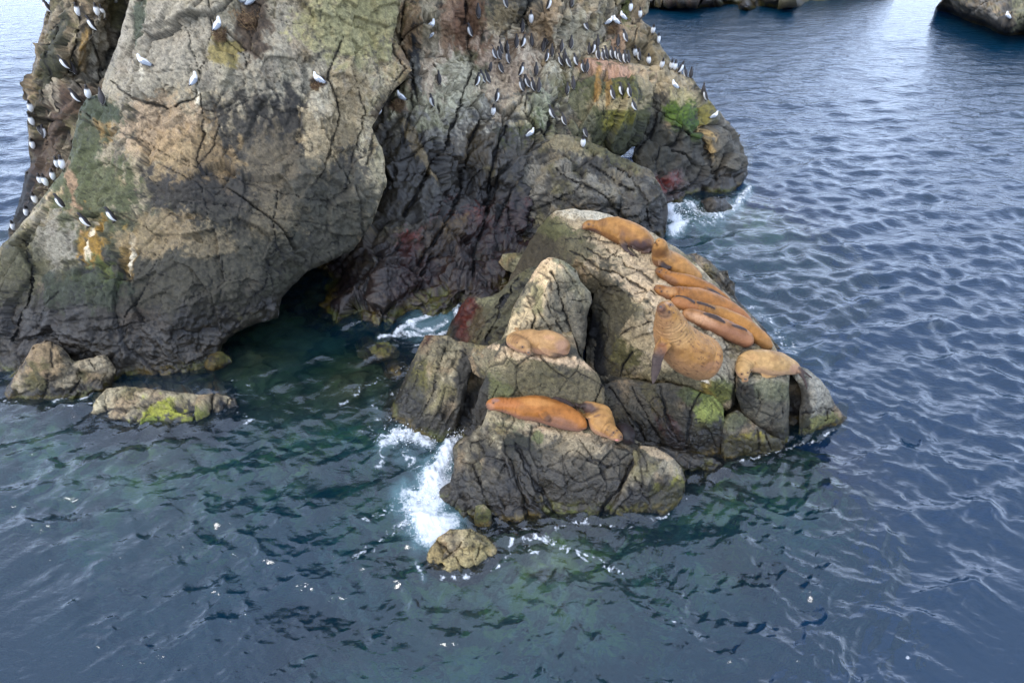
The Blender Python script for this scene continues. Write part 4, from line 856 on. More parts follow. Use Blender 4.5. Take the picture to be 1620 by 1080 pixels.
# =================================================================== FAR ISLETS
o = rock('islet', [(900, -260, 84), (1000, -230, 84), (1150, -240, 82), (1300, -180, 82), (1380, -90, 80), (1420, -20, 75), (1360, 6, -.2, 'z'), (1290, 20, -1, 'z'), (1200, 27, -1, 'z'), (1100, 23, -1, 'z'), (1000, 22, -1, 'z'), (880, 22, -1, 'z'), (870, -100, 80)],
     [(1180, 6, 61), (1100, 2, 63), (1250, 4, 63), (1030, 2, 64), (1100, -60, 74), (1250, -50, 72), (1200, -120, 78), (1010, -60, 73), (1350, -40, 75), (1180, -10, 68)], mode='y', step=4, smooth=5, rim=(20, 3), layers=[dict(l, size=l['size'] * 3) for l in LAY_BIG], rough=.2,
     color=rock_color(light=(.30, .27, .21), dark=(.12, .10, .08), paints=[(1200, 8, 200, 8, 0, (.10, .04, .035), .8), (1250, 0, 60, 10, 0, (.2, .2, .12), .6)], tide=1.2, algae=.5), back=12, seed=51)
tag(o, 'distant low rocky islet cut off by the top edge behind the sea stack', 'islet')
o = rock('islet', [(1480, 12, 58.0), (1500, -10, 60), (1560, -60, 60), (1650, -120, 60), (1850, -130, 60), (1850, 90, -1, 'z'), (1700, 78, -1, 'z'), (1600, 66, -1, 'z'), (1550, 52, -1, 'z'), (1510, 36, -1, 'z'), (1484, 22, -.8, 'z')],
     [(1560, 20, 54), (1620, 30, 51), (1600, -20, 56), (1700, 0, 53), (1590, 45, 50.5), (1540, 20, 56)], mode='y', step=2.5, smooth=4, rim=(12, 1.5), layers=[dict(l, size=l['size'] * 2) for l in LAY_SLAB], rough=.15,
     cracks=[([(1500, 38), (1540, 18), (1590, -20)], 3, .5), ([(1590, 50), (1600, 20)], 3, .5)],
     color=rock_color(light=(.24, .23, .225), dark=(.10, .095, .09), paints=[(1590, 45, 40, 12, 0, (.07, .06, .05), .8), (1612, 10, 10, 40, 0, (.25, .26, .16), .5)], tide=.8), back=10, seed=52)
tag(o, 'sloping grey slab islet at the right of the channel with a lone gull', 'islet')
print('rocks', round(time.time() - T0, 1))

# =================================================================== SEABED
def seabed_height(X, Y, detail=True):
    P = np.stack([X, Y, 0 * X], 1)
    z = np.full(len(X), -7.0)
    #      px,   py,  radius, top
    bumps = [(860, 830, 2.6, -.45), (760, 900, 2.2, -.9), (960, 880, 2.0, -1.4), (700, 1000, 2.0, -1.7), (840, 980, 1.6, -1.8), (240, 700, 2.4, -.8), (320, 770, 2.0, -1.6), (180, 780, 1.6, -1.7),
             (450, 620, 2.6, -.8), (560, 590, 2.4, -.5), (620, 640, 2.0, -.7), (480, 700, 2.0, -1.1), (400, 560, 2.5, -.6), (450, 500, 3.0, -.7), (330, 560, 2.0, -.8), (600, 760, 1.8, -1.3), (1130, 740, 1.6, -.6), (1230, 720, 1.6, -.7), (1150, 880, 0.9, -1.3), (1100, 830, 1.2, -1.5),
             (40, 660, 2.5, -.9), (1150, 330, 2.5, -.6), (560, 1010, 1.4, -2.0), (650, 870, 1.4, -1.2), (1060, 920, 1.0, -1.8)]
    for px, py, r, top in bumps:
        c = ground(px, py)
        d = np.sqrt((X - c[0]) ** 2 + (Y - c[1]) ** 2) / r
        b = top - (d ** 2) * 1.5
        z = np.maximum(z, b)
    z = np.logaddexp(z * 3, -7.0 * 3) / 3
    if not detail: return z
    sh = smooth01(z, -5.5, -1)
    n = blocks(P, 0.9, 5, tilt=.7, off=.6, crack=.08, cdepth=.3)[0] * .5 + blocks(P, 0.35, 6, tilt=.7, off=.6, crack=.08, cdepth=.3)[0] * .4
    return np.minimum(z + n * (.3 + .5 * sh) + .35 * fbm(P * .5, 3, 3), -.12)

gx = np.concatenate([np.linspace(-60, -15, 40)[:-1], np.linspace(-15, 12, 420), np.linspace(12, 60, 40)[1:]])
gy = np.concatenate([np.linspace(1, 4, 8)[:-1], np.linspace(4, 24, 330), np.linspace(24, 90, 60)[1:]])
GX, GY = np.meshgrid(gx, gy)
X, Y = GX.ravel(), GY.ravel()
Z = seabed_height(X, Y)
nxg, nyg = len(gx), len(gy)
ii = (np.arange(nyg - 1)[:, None] * nxg + np.arange(nxg - 1)[None, :]).ravel()
me = make_mesh('seabed', np.stack([X, Y, Z], 1), np.stack([ii, ii + 1, ii + 1 + nxg, ii + nxg], 1))
Pb = np.stack([X, Y, Z], 1)
n1 = fbm(Pb * .8, 4, 40); n2 = fbm(Pb * 3, 4, 41)
colb = mixc(np.tile(np.array([.10, .12, .08]), (len(X), 1)), (.34, .38, .27), smooth01(n1 + .5 * n2, -.1, .3))
colb = mixc(colb, (.20, .27, .055), smooth01(n2 + .4 * n1, 0, .25) * .85)
colb = mixc(colb, (.07, .06, .035), smooth01(-n2 + .3 * n1, .08, .3) * .8)
# olive stones in the cave pool, darkened to carry the cave's shade
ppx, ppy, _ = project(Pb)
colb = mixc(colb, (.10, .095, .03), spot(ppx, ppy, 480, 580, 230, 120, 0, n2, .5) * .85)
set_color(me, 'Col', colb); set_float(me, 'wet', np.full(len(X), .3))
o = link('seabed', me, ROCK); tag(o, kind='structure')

# deep floor under everything
def flat_sheet(name, r, z, mat):
    me = make_mesh(name, [(-r, -r, z), (r, -r, z), (r, r, z), (-r, r, z)], np.array([[0, 1, 2, 3]]))
    return link(name, me, mat)
m, t, out = node_mat('blue_tinted_sea_floor')
b = N(t, 'ShaderNodeBsdfPrincipled', Roughness=0.9); b.inputs['Base Color'].default_value = (.22, .30, .34, 1)  # floor tinted blue in place of light scattered back by deep water
t.links.new(b.outputs['BSDF'], out.inputs['Surface'])
o = flat_sheet('sea_floor', 900, -6.6, m); tag(o, kind='structure')

# =================================================================== WATER
def water_material():
    m, t, out = node_mat('sea_water')
    L = t.links.new
    geo = N(t, 'ShaderNodeNewGeometry')
    foam = N(t, 'ShaderNodeAttribute', attribute_name='foam')
    far = N(t, 'ShaderNodeAttribute', attribute_name='far')
    milk = N(t, 'ShaderNodeAttribute', attribute_name='milk')
    b = N(t, 'ShaderNodeBsdfPrincipled', IOR=1.7)
    b.inputs['Transmission Weight'].default_value = 1.0
    b.inputs['Base Color'].default_value = (1, 1, 1, 1)
    rr = N(t, 'ShaderNodeMapRange'); rr.inputs['To Min'].default_value = 0.02; rr.inputs['To Max'].default_value = 0.16
    L(far.outputs['Fac'], rr.inputs['Value']); L(rr.outputs['Result'], b.inputs['Roughness'])
    mp = N(t, 'ShaderNodeMapping'); mp.inputs['Scale'].default_value = (0.7, 1.3, 1)
    mp.inputs['Rotation'].default_value = (0, 0, 0.35)
    L(geo.outputs['Position'], mp.inputs['Vector'])
    n1 = N(t, 'ShaderNodeTexNoise', Scale=7.0, Detail=3.0, Roughness=0.55, Distortion=0.6)
    n2 = N(t, 'ShaderNodeTexNoise', Scale=1.6, Detail=3.0, Roughness=0.5, Distortion=0.4)
    L(mp.outputs['Vector'], n1.inputs['Vector']); L(mp.outputs['Vector'], n2.inputs['Vector'])
    b1 = N(t, 'ShaderNodeBump', Strength=1.0, Distance=0.013); b2 = N(t, 'ShaderNodeBump', Strength=1.0)
    bd = N(t, 'ShaderNodeMapRange'); bd.inputs['To Min'].default_value = 0.0; bd.inputs['To Max'].default_value = 0.11
    L(far.outputs['Fac'], bd.inputs['Value']); L(bd.outputs['Result'], b2.inputs['Distance'])
    L(n1.outputs['Fac'], b1.inputs['Height']); L(n2.outputs['Fac'], b2.inputs['Height']); L(b1.outputs['Normal'], b2.inputs['Normal'])
    n3 = N(t, 'ShaderNodeTexNoise', Scale=3.2, Detail=2.0, Roughness=0.5, Distortion=0.5)
    L(mp.outputs['Vector'], n3.inputs['Vector'])
    b3 = N(t, 'ShaderNodeBump', Strength=1.0, Distance=0.022); L(n3.outputs['Fac'], b3.inputs['Height']); L(b2.outputs['Normal'], b3.inputs['Normal'])
    L(b3.outputs['Normal'], b.inputs['Normal'])
    d = N(t, 'ShaderNodeBsdfDiffuse'); d.inputs['Color'].default_value = (.60, .63, .66, 1)
    fn = N(t, 'ShaderNodeTexNoise', Scale=22.0, Detail=5.0, Roughness=0.7)
    L(geo.outputs['Position'], fn.inputs['Vector'])
    ad = N(t, 'ShaderNodeMath', operation='ADD'); L(foam.outputs['Fac'], ad.inputs[0]); L(fn.outputs['Fac'], ad.inputs[1])
    fr = N(t, 'ShaderNodeMapRange'); fr.inputs['From Min'].default_value = 0.78; fr.inputs['From Max'].default_value = 1.12; fr.inputs['To Max'].default_value = 0.96
    L(ad.outputs[0], fr.inputs['Value'])
    fb = N(t, 'ShaderNodeBump', Strength=0.7, Distance=0.03); L(fn.outputs['Fac'], fb.inputs['Height']); L(fb.outputs['Normal'], d.inputs['Normal'])
    # bubbles held just under the surface: milky turquoise
    md = N(t, 'ShaderNodeBsdfDiffuse'); md.inputs['Color'].default_value = (.11, .19, .21, 1)
    # fine particles in the sea send a little blue green light back
    pb = N(t, 'ShaderNodeBsdfDiffuse'); pb.inputs['Color'].default_value = (.003, .050, .100, 1)
    mxp = N(t, 'ShaderNodeMixShader'); murk = N(t, 'ShaderNodeAttribute', attribute_name='murk'); L(murk.outputs['Fac'], mxp.inputs[0]); L(pb.outputs['BSDF'], mxp.inputs[2])
    mx0 = N(t, 'ShaderNodeMixShader'); L(milk.outputs['Fac'], mx0.inputs[0]); L(b.outputs['BSDF'], mxp.inputs[1]); L(mxp.outputs[0], mx0.inputs[1]); L(md.outputs['BSDF'], mx0.inputs[2])
    mx = N(t, 'ShaderNodeMixShader'); L(fr.outputs['Result'], mx.inputs[0]); L(mx0.outputs[0], mx.inputs[1]); L(d.outputs['BSDF'], mx.inputs[2])
    L(mx.outputs[0], out.inputs['Surface'])
    va = N(t, 'ShaderNodeVolumeAbsorption', Density=WATER_DENSITY)
    va.inputs['Color'].default_value = WATER_TINT
    L(va.outputs['Volume'], out.inputs['Volume'])
    return m
WATER_DENSITY = 0.55
WATER_TINT = (0.02, 0.62, 0.78, 1)

rows = np.concatenate([np.arange(-208, -150, 2.0), np.arange(-150, 1120, 2.1), np.arange(1120, 1500, 12)])
rv = (540 - rows) / F
rr_ = CAM_H * (CP + rv * SP) / (SP - rv * CP)
rr_ = np.sort(np.concatenate([rr_[rr_ < 700], [900.0], [2.0]]))
az = np.concatenate([np.linspace(-180, -48, 45)[:-1], np.linspace(-48, 48, 840), np.linspace(48, 180, 45)[1:-1]])
AZ, RR = np.meshgrid(RAD(1) * az, rr_)
WX = (RR * np.tan(np.clip(AZ, -1.0, 1.0)) * (np.abs(AZ) < 1.0) + RR * np.sin(AZ) * (np.abs(AZ) >= 1.0)).ravel()
# rings are straight rows in front (fine) and arcs round the back
WX = (RR * np.sin(AZ)).ravel(); WY = (RR * np.cos(AZ)).ravel()
nr, na = RR.shape
r_flat = RR.ravel()
dr = np.gradient(rr_); dsp = np.repeat(np.maximum(dr, rr_ * RAD(96 / 840)), na)
dsp = np.where(np.abs(AZ.ravel()) > RAD(48.2), 5.0, dsp)
rsw = np.random.RandomState(5)
H = np.zeros(len(WX)); DX = np.zeros(len(WX)); DY = np.zeros(len(WX))
main_dir = RAD(-76)
# slow modulation so the sea is not equally rough everywhere
PW = np.stack([WX, WY, 0 * WX], 1)
mod = 1 + .5 * np.clip(fbm(PW * .22, 3, 60), -.8, .8)
mod2 = 1 + .9 * np.clip(fbm(PW * .45 + 9, 3, 61), -.8, .8)
wx_ = WX + .35 * fbm(PW * .35, 2, 63); wy_ = WY + .35 * fbm(PW * .35 + 7, 2, 64)
ppx, ppy, dep = project(PW)
dep_ok = dep > 0
shel = np.ones(len(WX))
shel *= 1 - .45 * spot(ppx, ppy, 480, 620, 230, 90, 0)
shel *= 1 - .38 * spot(ppx, ppy, 350, 960, 900, 380, 0, None, 0, 1.2)
for k in range(120):
    lam = math.exp(rsw.uniform(math.log(.11), math.log(2.8)))
    th = main_dir + rsw.normal() * (0.55 if lam > .8 else 0.85)
    slope = 0.047 * (lam / .8) ** (-0.02 if lam < .8 else -0.55)
    a = slope * lam / (2 * math.pi) * 1.0
    kx, ky = math.cos(th) * 2 * math.pi / lam, math.sin(th) * 2 * math.pi / lam
    ph = wx_ * kx + wy_ * ky + rsw.uniform(0, 6.28)
    fade = smooth01(lam, dsp * 2.2, dsp * 5.0) * (mod if lam > .8 else mod2)
    s = np.sin(ph) * a * fade
    H += s + .22 * a * fade * np.cos(2 * ph)
    q = np.cos(ph) * a * fade * .75
    DX += q * math.cos(th); DY += q * math.sin(th)
# rings of water spreading from the wash round the small rock and the front boulder
for (px, py, lam, amp, reach) in ((735, 870, .42, .016, 2.6), (880, 800, .55, .012, 3.4), (690, 760, .5, .012, 2.6)):
    c = ground(px, py); d = np.hypot(WX - c[0], WY - c[1])
    env = np.exp(-((d - reach * .55) / (reach * .4)) ** 2)
    H += amp * env * np.sin(2 * np.pi * d / lam + 2.5 * fbm(PW * 1.1, 2, 70))
# raindrop rings
for px, py in ((1022, 0),) and ((1335, 822), (1375, 848), (1295, 865), (1308, 844), (1415, 850), (1428, 876), (1400, 883), (1441, 880), (1374, 893), (1412, 913), (1416, 895), (1390, 881), (1496, 902), (1513, 901), (1488, 912), (1474, 925),
                               (1531, 937), (1580, 931), (1465, 845), (1320, 802), (1469, 884), (1490, 656), (1455, 640), (1120, 1000), (1150, 1060), (1270, 860), (1560, 1000), (1210, 960)):
    c = ground(px, py); d = np.hypot(WX - c[0], WY - c[1])
    m = d < .2
    R0 = rsw.uniform(.035, .085)
    H[m] += .0028 * np.exp(-((d[m] - R0) / .018) ** 2) * np.cos((d[m] - R0) * 2 * np.pi / .04)
H *= shel
# ---- foam and bubbles, laid where the wash breaks
FO = np.zeros(len(WX)); MI = np.zeros(len(WX)); UP = np.zeros(len(WX))
fn1 = fbm(PW * 2.2, 4, 80); fn2 = ridged(PW * 3.2 + .6 * np.stack([fbm(PW * 2, 2, 83), fbm(PW * 2, 2, 84), 0 * fn1], 1), 4, 81)
fn3 = fbm(PW * 7, 3, 82)
vis = dep_ok & (ppy > -60) & (ppy < 1150) & (ppx > -60) & (ppx < 1700)
def stroke(poly, width, strength, lace=.5, milk=0.0, up=0.0):
    bx = [p[0] for p in poly]; by = [p[1] for p in poly]
    m = vis & (ppx > min(bx) - 3 * width) & (ppx < max(bx) + 3 * width) & (ppy > min(by) - 3 * width) & (ppy < max(by) + 3 * width)
    if not m.any(): return
    d = seg_dist(ppx[m] + 7 * fn1[m] * min(1.5, width / 8), ppy[m] + 7 * fn3[m] * min(1.5, width / 8), poly)
    g = np.exp(-(d / width) ** 2)
    f = g * (1 - lace) + lace * g * smooth01(fn2[m], .55, .9) * 1.15 + g * .3 * fn3[m]
    FO[m] = np.maximum(FO[m], np.clip(f, 0, 1) * strength)
    if milk: MI[m] = np.maximum(MI[m], smooth01(np.exp(-(d / (width * 1.5)) ** 2) + .3 * fn1[m], .1, .9) * milk)
    if up: UP[m] = np.maximum(UP[m], g * up * (1 + .8 * fn3[m] + .4 * fn1[m]))
stroke([(728, 676), (716, 700), (702, 735), (688, 765)], 15, 1.0, .2, .6, .14)
stroke([(690, 760), (680, 790), (672, 820), (684, 842), (700, 835)], 27, 1.0, .2, .9, .06)
stroke([(650, 790), (665, 830)], 22, .9, .35, .8, .03)
stroke([(610, 700), (630, 688), (655, 690), (680, 700)], 13, .85, .35, .3, .09)
stroke([(640, 720), (665, 745)], 14, .55, .7, .3)
stroke([(600, 535), (622, 528), (650, 512), (672, 500), (700, 492), (724, 484)], 5, .8, .3, .1, .02)
stroke([(622, 528), (655, 528), (690, 530), (715, 518), (722, 490)], 5, .75, .4, .1, .01)
stroke([(645, 512), (665, 522), (690, 516), (708, 505)], 4, .7, .4, .1)
stroke([(640, 540), (680, 548), (700, 540)], 5, .5, .6)
stroke([(660, 515), (700, 505)], 16, .2, .8, .45)
stroke([(1058, 330), (1062, 345), (1080, 356), (1066, 362)], 10, .95, .25, .5, .07)
stroke([(1062, 325), (1090, 322), (1112, 338), (1135, 345), (1165, 325), (1182, 300)], 8, .75, .45, .4, .05)
stroke([(1090, 345), (1120, 355), (1140, 350)], 10, .5, .7, .3)
stroke([(815, 832), (840, 848), (870, 855), (900, 868), (940, 885), (985, 905)], 8, .62, .75)
stroke([(830, 850), (850, 880), (862, 905)], 12, .5, .85)
stroke([(700, 915), (740, 912), (785, 900), (805, 880), (812, 850)], 5, .62, .6)
stroke([(655, 885), (664, 905), (672, 920)], 4, .62, .5, .2, .01)
stroke([(880, 838), (910, 832), (935, 826)], 5, .6, .6)
stroke([(1190, 480), (1210, 500), (1235, 530), (1255, 560)], 9, .52, .75, .15)
stroke([(1200, 505), (1260, 540), (1300, 570)], 16, .22, .9, .05)
stroke([(570, 830), (600, 815), (640, 790), (665, 770)], 9, .55, .8)
stroke([(560, 880), (600, 850), (640, 830)], 8, .45, .85)
stroke([(590, 870), (640, 870)], 6, .42, .85)
stroke([(85, 635), (105, 625), (118, 612), (125, 600)], 4.5, .75, .5, .15, .01)
stroke([(130, 625), (150, 612), (165, 600)], 5, .7, .55, .15, .01)
stroke([(0, 630), (40, 640), (80, 648), (130, 650), (150, 640)], 4, .55, .6)
stroke([(200, 565), (240, 572), (290, 574), (340, 568)], 3.5, .5, .6)
stroke([(345, 640), (380, 648), (400, 665), (385, 672)], 5, .5, .7)
stroke([(290, 610), (330, 605), (370, 600), (400, 612)], 4, .45, .75)
stroke([(560, 690), (600, 670), (640, 640), (620, 620)], 8, .5, .8)
stroke([(540, 640), (570, 620), (600, 600), (640, 580)], 7, .5, .8)
stroke([(590, 640), (610, 700), (600, 740)], 9, .5, .8, .1)
stroke([(1150, 735), (1180, 730), (1240, 712), (1262, 700), (1300, 695), (1340, 668)], 3, .55, .6)
stroke([(1090, 790), (1080, 800), (1050, 818), (990, 835), (900, 830)], 3.5, .5, .6)
stroke([(1205, 490), (1230, 520), (1240, 560)], 4, .6, .6)
stroke([(1050, 372), (1056, 385), (1062, 400)], 5, .4, .8)
# flecks
for px, py, w_ in ((1440, 1040, 5), (1065, 985, 3)):
    stroke([(px - w_, py), (px + w_, py + 1)], w_, .5, .7)
H += UP
DXs, DYs = DX, DY
WZ = H
hd = smooth01(r_flat, 12, 55)
V = np.stack([WX + DXs, WY + DYs, WZ], 1)
i0 = (np.arange(nr - 1)[:, None] * na + np.arange(na)[None, :])
i1 = (np.arange(nr - 1)[:, None] * na + (np.arange(na)[None, :] + 1) % na)
quads = np.stack([i0.ravel(), (i0 + na).ravel(), (i1 + na).ravel(), i1.ravel()], 1)
nv = len(V)
# closed body of water: outer wall, flat bottom, and a cap under the camera
last = (nr - 1) * na + np.arange(na); lastn = (nr - 1) * na + (np.arange(na) + 1) % na
Vb = V[last].copy(); Vb[:, 2] = -6.5
wall = np.stack([last, nv + np.arange(na), nv + (np.arange(na) + 1) % na, lastn], 1)
cb = nv + na; ct = cb + 1
first = np.arange(na); firstn = (np.arange(na) + 1) % na
tris = np.concatenate([np.stack([np.full(na, cb), nv + (np.arange(na) + 1) % na, nv + np.arange(na)], 1), np.stack([np.full(na, ct), first, firstn], 1)])
V = np.concatenate([V, Vb, [[0, 0, -6.5], [0, 0, 0]]])
quads = np.concatenate([quads, wall])
me = make_mesh('sea_water', V, quads[:, ::-1], tris[:, ::-1])
ext = lambda a: np.concatenate([a, np.zeros(na + 2)])
bedz = seabed_height(WX, WY, False)
set_float(me, 'murk', ext(.28 * (1 - np.exp(-np.clip(-bedz - .3, 0, 9) / 2.2))))
set_float(me, 'foam', ext(FO)); set_float(me, 'milk', ext(MI)); set_float(me, 'far', ext(hd))
WATER = water_material()
water = link('sea_water', me, WATER); tag(water, kind='structure')
# check which way the faces look
if me.polygons[len(me.polygons) // 2].normal.z < 0:
    print('water upside down')
print('water', round(time.time() - T0, 1), nv)

# ---- spray and froth thrown up where the swell hits the outcrop
def spray(name, label, spots_, n, seed):
    rs_ = np.random.RandomState(seed)
    bm = bmesh.new(); bmesh.ops.create_icosphere(bm, subdivisions=1, radius=1)
    v0 = np.array([v.co[:] for v in bm.verts]); f0 = np.array([[v.index for v in f.verts] for f in bm.faces]); bm.free()
    V_, T_ = [], []
    for k in range(n):
        px, py, sx, sy, hz, big = spots_[rs_.randint(len(spots_))]
        c = ground(px + rs_.normal() * sx, py + rs_.normal() * sy, 0.0)
        c[2] = abs(rs_.normal()) * hz
        r = rs_.gamma(1.6, big * .55) + .0025
        V_.append(v0 * r * rs_.uniform(.6, 1.4, 3) + c); T_.append(f0 + len(v0) * k)
    me = make_mesh(name, np.concatenate(V_), None, np.concatenate(T_))
    m, t, out = node_mat('white_froth')
    b = N(t, 'ShaderNodeBsdfPrincipled', Roughness=0.35); b.inputs['Base Color'].default_value = (.78, .80, .82, 1)
    b.inputs['Subsurface Weight'].default_value = 0.0
    t.links.new(b.outputs['BSDF'], out.inputs['Surface'])
    o = link(name, me, m); tag(o, label, 'spray', kind='stuff')
spray('sea_spray', 'white spray thrown up where the swell breaks on the outcrop',
      [(722, 690, 7, 10, .16, .006), (705, 735, 10, 16, .10, .006), (690, 775, 13, 16, .06, .006), (675, 810, 15, 14, .04, .005), (640, 692, 18, 7, .10, .005), (1070, 345, 12, 8, .10, .008), (1120, 335, 18, 7, .06, .006), (690, 840, 14, 8, .03, .004)], 2600, 4)

# =================================================================== SEA LIONS
def fur_material():
    m, t, out = node_mat('short_fur')
    L = t.links.new
    b = N(t, 'ShaderNodeBsdfPrincipled', Roughness=0.5)
    b.inputs['Sheen Weight'].default_value = 0.02
    b.inputs['Sheen Roughness'].default_value = 0.4
    b.inputs['Specular IOR Level'].default_value = 0.2
    col = N(t, 'ShaderNodeAttribute', attribute_name='Col')
    geo = N(t, 'ShaderNodeNewGeometry')
    n1 = N(t, 'ShaderNodeTexNoise', Scale=38.0, Detail=4.0, Roughness=0.6)
    n2 = N(t, 'ShaderNodeTexNoise', Scale=9.0, Detail=3.0)
    L(geo.outputs['Position'], n1.inputs['Vector']); L(geo.outputs['Position'], n2.inputs['Vector'])
    mr = N(t, 'ShaderNodeMapRange'); mr.inputs['From Min'].default_value = 0.3; mr.inputs['From Max'].default_value = 0.7; mr.inputs['To Min'].default_value = 0.86; mr.inputs['To Max'].default_value = 1.12
    L(n1.outputs['Fac'], mr.inputs['Value'])
    mul = N(t, 'ShaderNodeVectorMath', operation='SCALE'); L(col.outputs['Color'], mul.inputs[0]); L(mr.outputs['Result'], mul.inputs['Scale'])
    L(mul.outputs['Vector'], b.inputs['Base Color'])
    b1 = N(t, 'ShaderNodeBump', Strength=0.5, Distance=0.03); b2 = N(t, 'ShaderNodeBump', Strength=0.35, Distance=0.006)
    L(n2.outputs['Fac'], b1.inputs['Height']); L(n1.outputs['Fac'], b2.inputs['Height']); L(b1.outputs['Normal'], b2.inputs['Normal']); L(b2.outputs['Normal'], b.inputs['Normal'])
    L(b.outputs['BSDF'], out.inputs['Surface'])
    return m
FUR = fur_material()
def plain_mat(name, color, rough, spec=0.5):
    m, t, out = node_mat(name)
    b = N(t, 'ShaderNodeBsdfPrincipled', Roughness=rough)
    b.inputs['Base Color'].default_value = (*color, 1)
    b.inputs['Specular IOR Level'].default_value = spec
    nz = N(t, 'ShaderNodeTexNoise', Scale=60.0, Detail=3.0); bp = N(t, 'ShaderNodeBump', Strength=0.2, Distance=0.003)
    t.links.new(nz.outputs['Fac'], bp.inputs['Height']); t.links.new(bp.outputs['Normal'], b.inputs['Normal'])
    t.links.new(b.outputs['BSDF'], out.inputs['Surface'])
    return m
EYE = plain_mat('eye_black', (.012, .009, .008), .12)
NOSE = plain_mat('nose_leather', (.035, .028, .027), .4)
EARM = plain_mat('ear_skin', (.16, .09, .05), .7)
MOUTH = plain_mat('mouth_pink', (.55, .20, .17), .35)

def catmull(Pts, n):
    Pts = np.asarray(Pts, float)
    Q = np.concatenate([[2 * Pts[0] - Pts[1]], Pts, [2 * Pts[-1] - Pts[-2]]])
    # parameter by length so that samples are even
    out = []
    L_ = np.linalg.norm(np.diff(Pts[:, :3], axis=0), axis=1)
    cum = np.concatenate([[0], np.cumsum(L_)])
    for s in np.linspace(0, cum[-1] * .99999, n):
        k = min(len(L_) - 1, np.searchsorted(cum, s, side='right') - 1)
        u = (s - cum[k]) / max(L_[k], 1e-9)
        p0, p1, p2, p3 = Q[k], Q[k + 1], Q[k + 2], Q[k + 3]
        out.append(0.5 * ((2 * p1) + (-p0 + p2) * u + (2 * p0 - 5 * p1 + 4 * p2 - p3) * u ** 2 + (-p0 + 3 * p1 - 3 * p2 + p3) * u ** 3))
    return np.array(out), cum[-1]

def loft(P, ra, rb, na, nring=20, caps=True):
    """rings round the path P: half width ra along side, rb along the given normals na"""
    T = np.gradient(P, axis=0); T /= np.linalg.norm(T, axis=1)[:, None] + 1e-12
    nn = na - (na * T).sum(1)[:, None] * T; nn /= np.linalg.norm(nn, axis=1)[:, None] + 1e-12
    sd_ = np.cross(T, nn)
    th = np.linspace(0, 2 * np.pi, nring + 1)[:-1]
    V = (P[:, None, :] + sd_[:, None, :] * (np.cos(th)[None, :, None] * ra[:, None, None]) + nn[:, None, :] * (np.sin(th)[None, :, None] * rb[:, None, None])).reshape(-1, 3)
    n = len(P); faces = []
    for i in range(n - 1):
        for j in range(nring):
            a = i * nring + j; b = i * nring + (j + 1) % nring
            faces.append((a, b, b + nring, a + nring))
    V = list(map(tuple, V))
    V.append(tuple(P[0] - T[0] * ra[0] * .4)); V.append(tuple(P[-1] + T[-1] * ra[-1] * .4))
    c0, c1 = len(V) - 2, len(V) - 1
    for j in range(nring):
        faces.append((c0, (j + 1) % nring, j))
        faces.append((c1, (n - 1) * nring + j, (n - 1) * nring + (j + 1) % nring))
    return V, faces

ALLB = []     # finished animals, so that flippers can lie on them
def rock_height(P):
    h = ray_rocks(Vector(P), Vector((0, 0, -1)), 30.0)
    return None if h is None else h[3]

def settle(px, py, r, lift):
    """walk down the sight line until the body of radius r would lie on the rock"""
    d = ray_dir(px, py)
    hit = ray_rocks(CAMV, d)
    tmax = hit[3] if hit else 60.0
    s = max(5.0, tmax - 2.5)
    while s < tmax:
        P = CAMV + d * s
        h = rock_height(P)
        if h is not None and h <= r * lift:
            break
        s += 0.02
    s = min(s, tmax)
    P = CAMV + d * s
    return (P.y * CP - (P.z - CAM_H) * SP)

WORK = bpy.data.scenes.new('work')      # modifiers are applied in a scene of their own
def smooth_apply(obj_me, voxel, iters):
    o = bpy.data.objects.new('tmp', obj_me); WORK.collection.objects.link(o)
    r = o.modifiers.new('r', 'REMESH'); r.mode = 'VOXEL'; r.voxel_size = voxel; r.use_smooth_shade = True
    s = o.modifiers.new('s', 'SMOOTH'); s.iterations = iters; s.factor = 0.5
    vl = WORK.view_layers[0]; vl.update()
    dg = vl.depsgraph; dg.update()
    me = bpy.data.meshes.new_from_object(o.evaluated_get(dg))
    bpy.data.objects.remove(o)
    return me

def ico(rad, center, scale=(1, 1, 1), sub=2, rot=None):
    bm = bmesh.new(); bmesh.ops.create_icosphere(bm, subdivisions=sub, radius=1)
    M = (rot.to_matrix() if rot is not None else Matrix.Identity(3))
    V = [tuple(Vector(center) + M @ Vector((v.co.x * rad * scale[0], v.co.y * rad * scale[1], v.co.z * rad * scale[2]))) for v in bm.verts]
    F_ = [tuple(v.index for v in f.verts) for f in bm.faces]
    bm.free()
    return V, F_

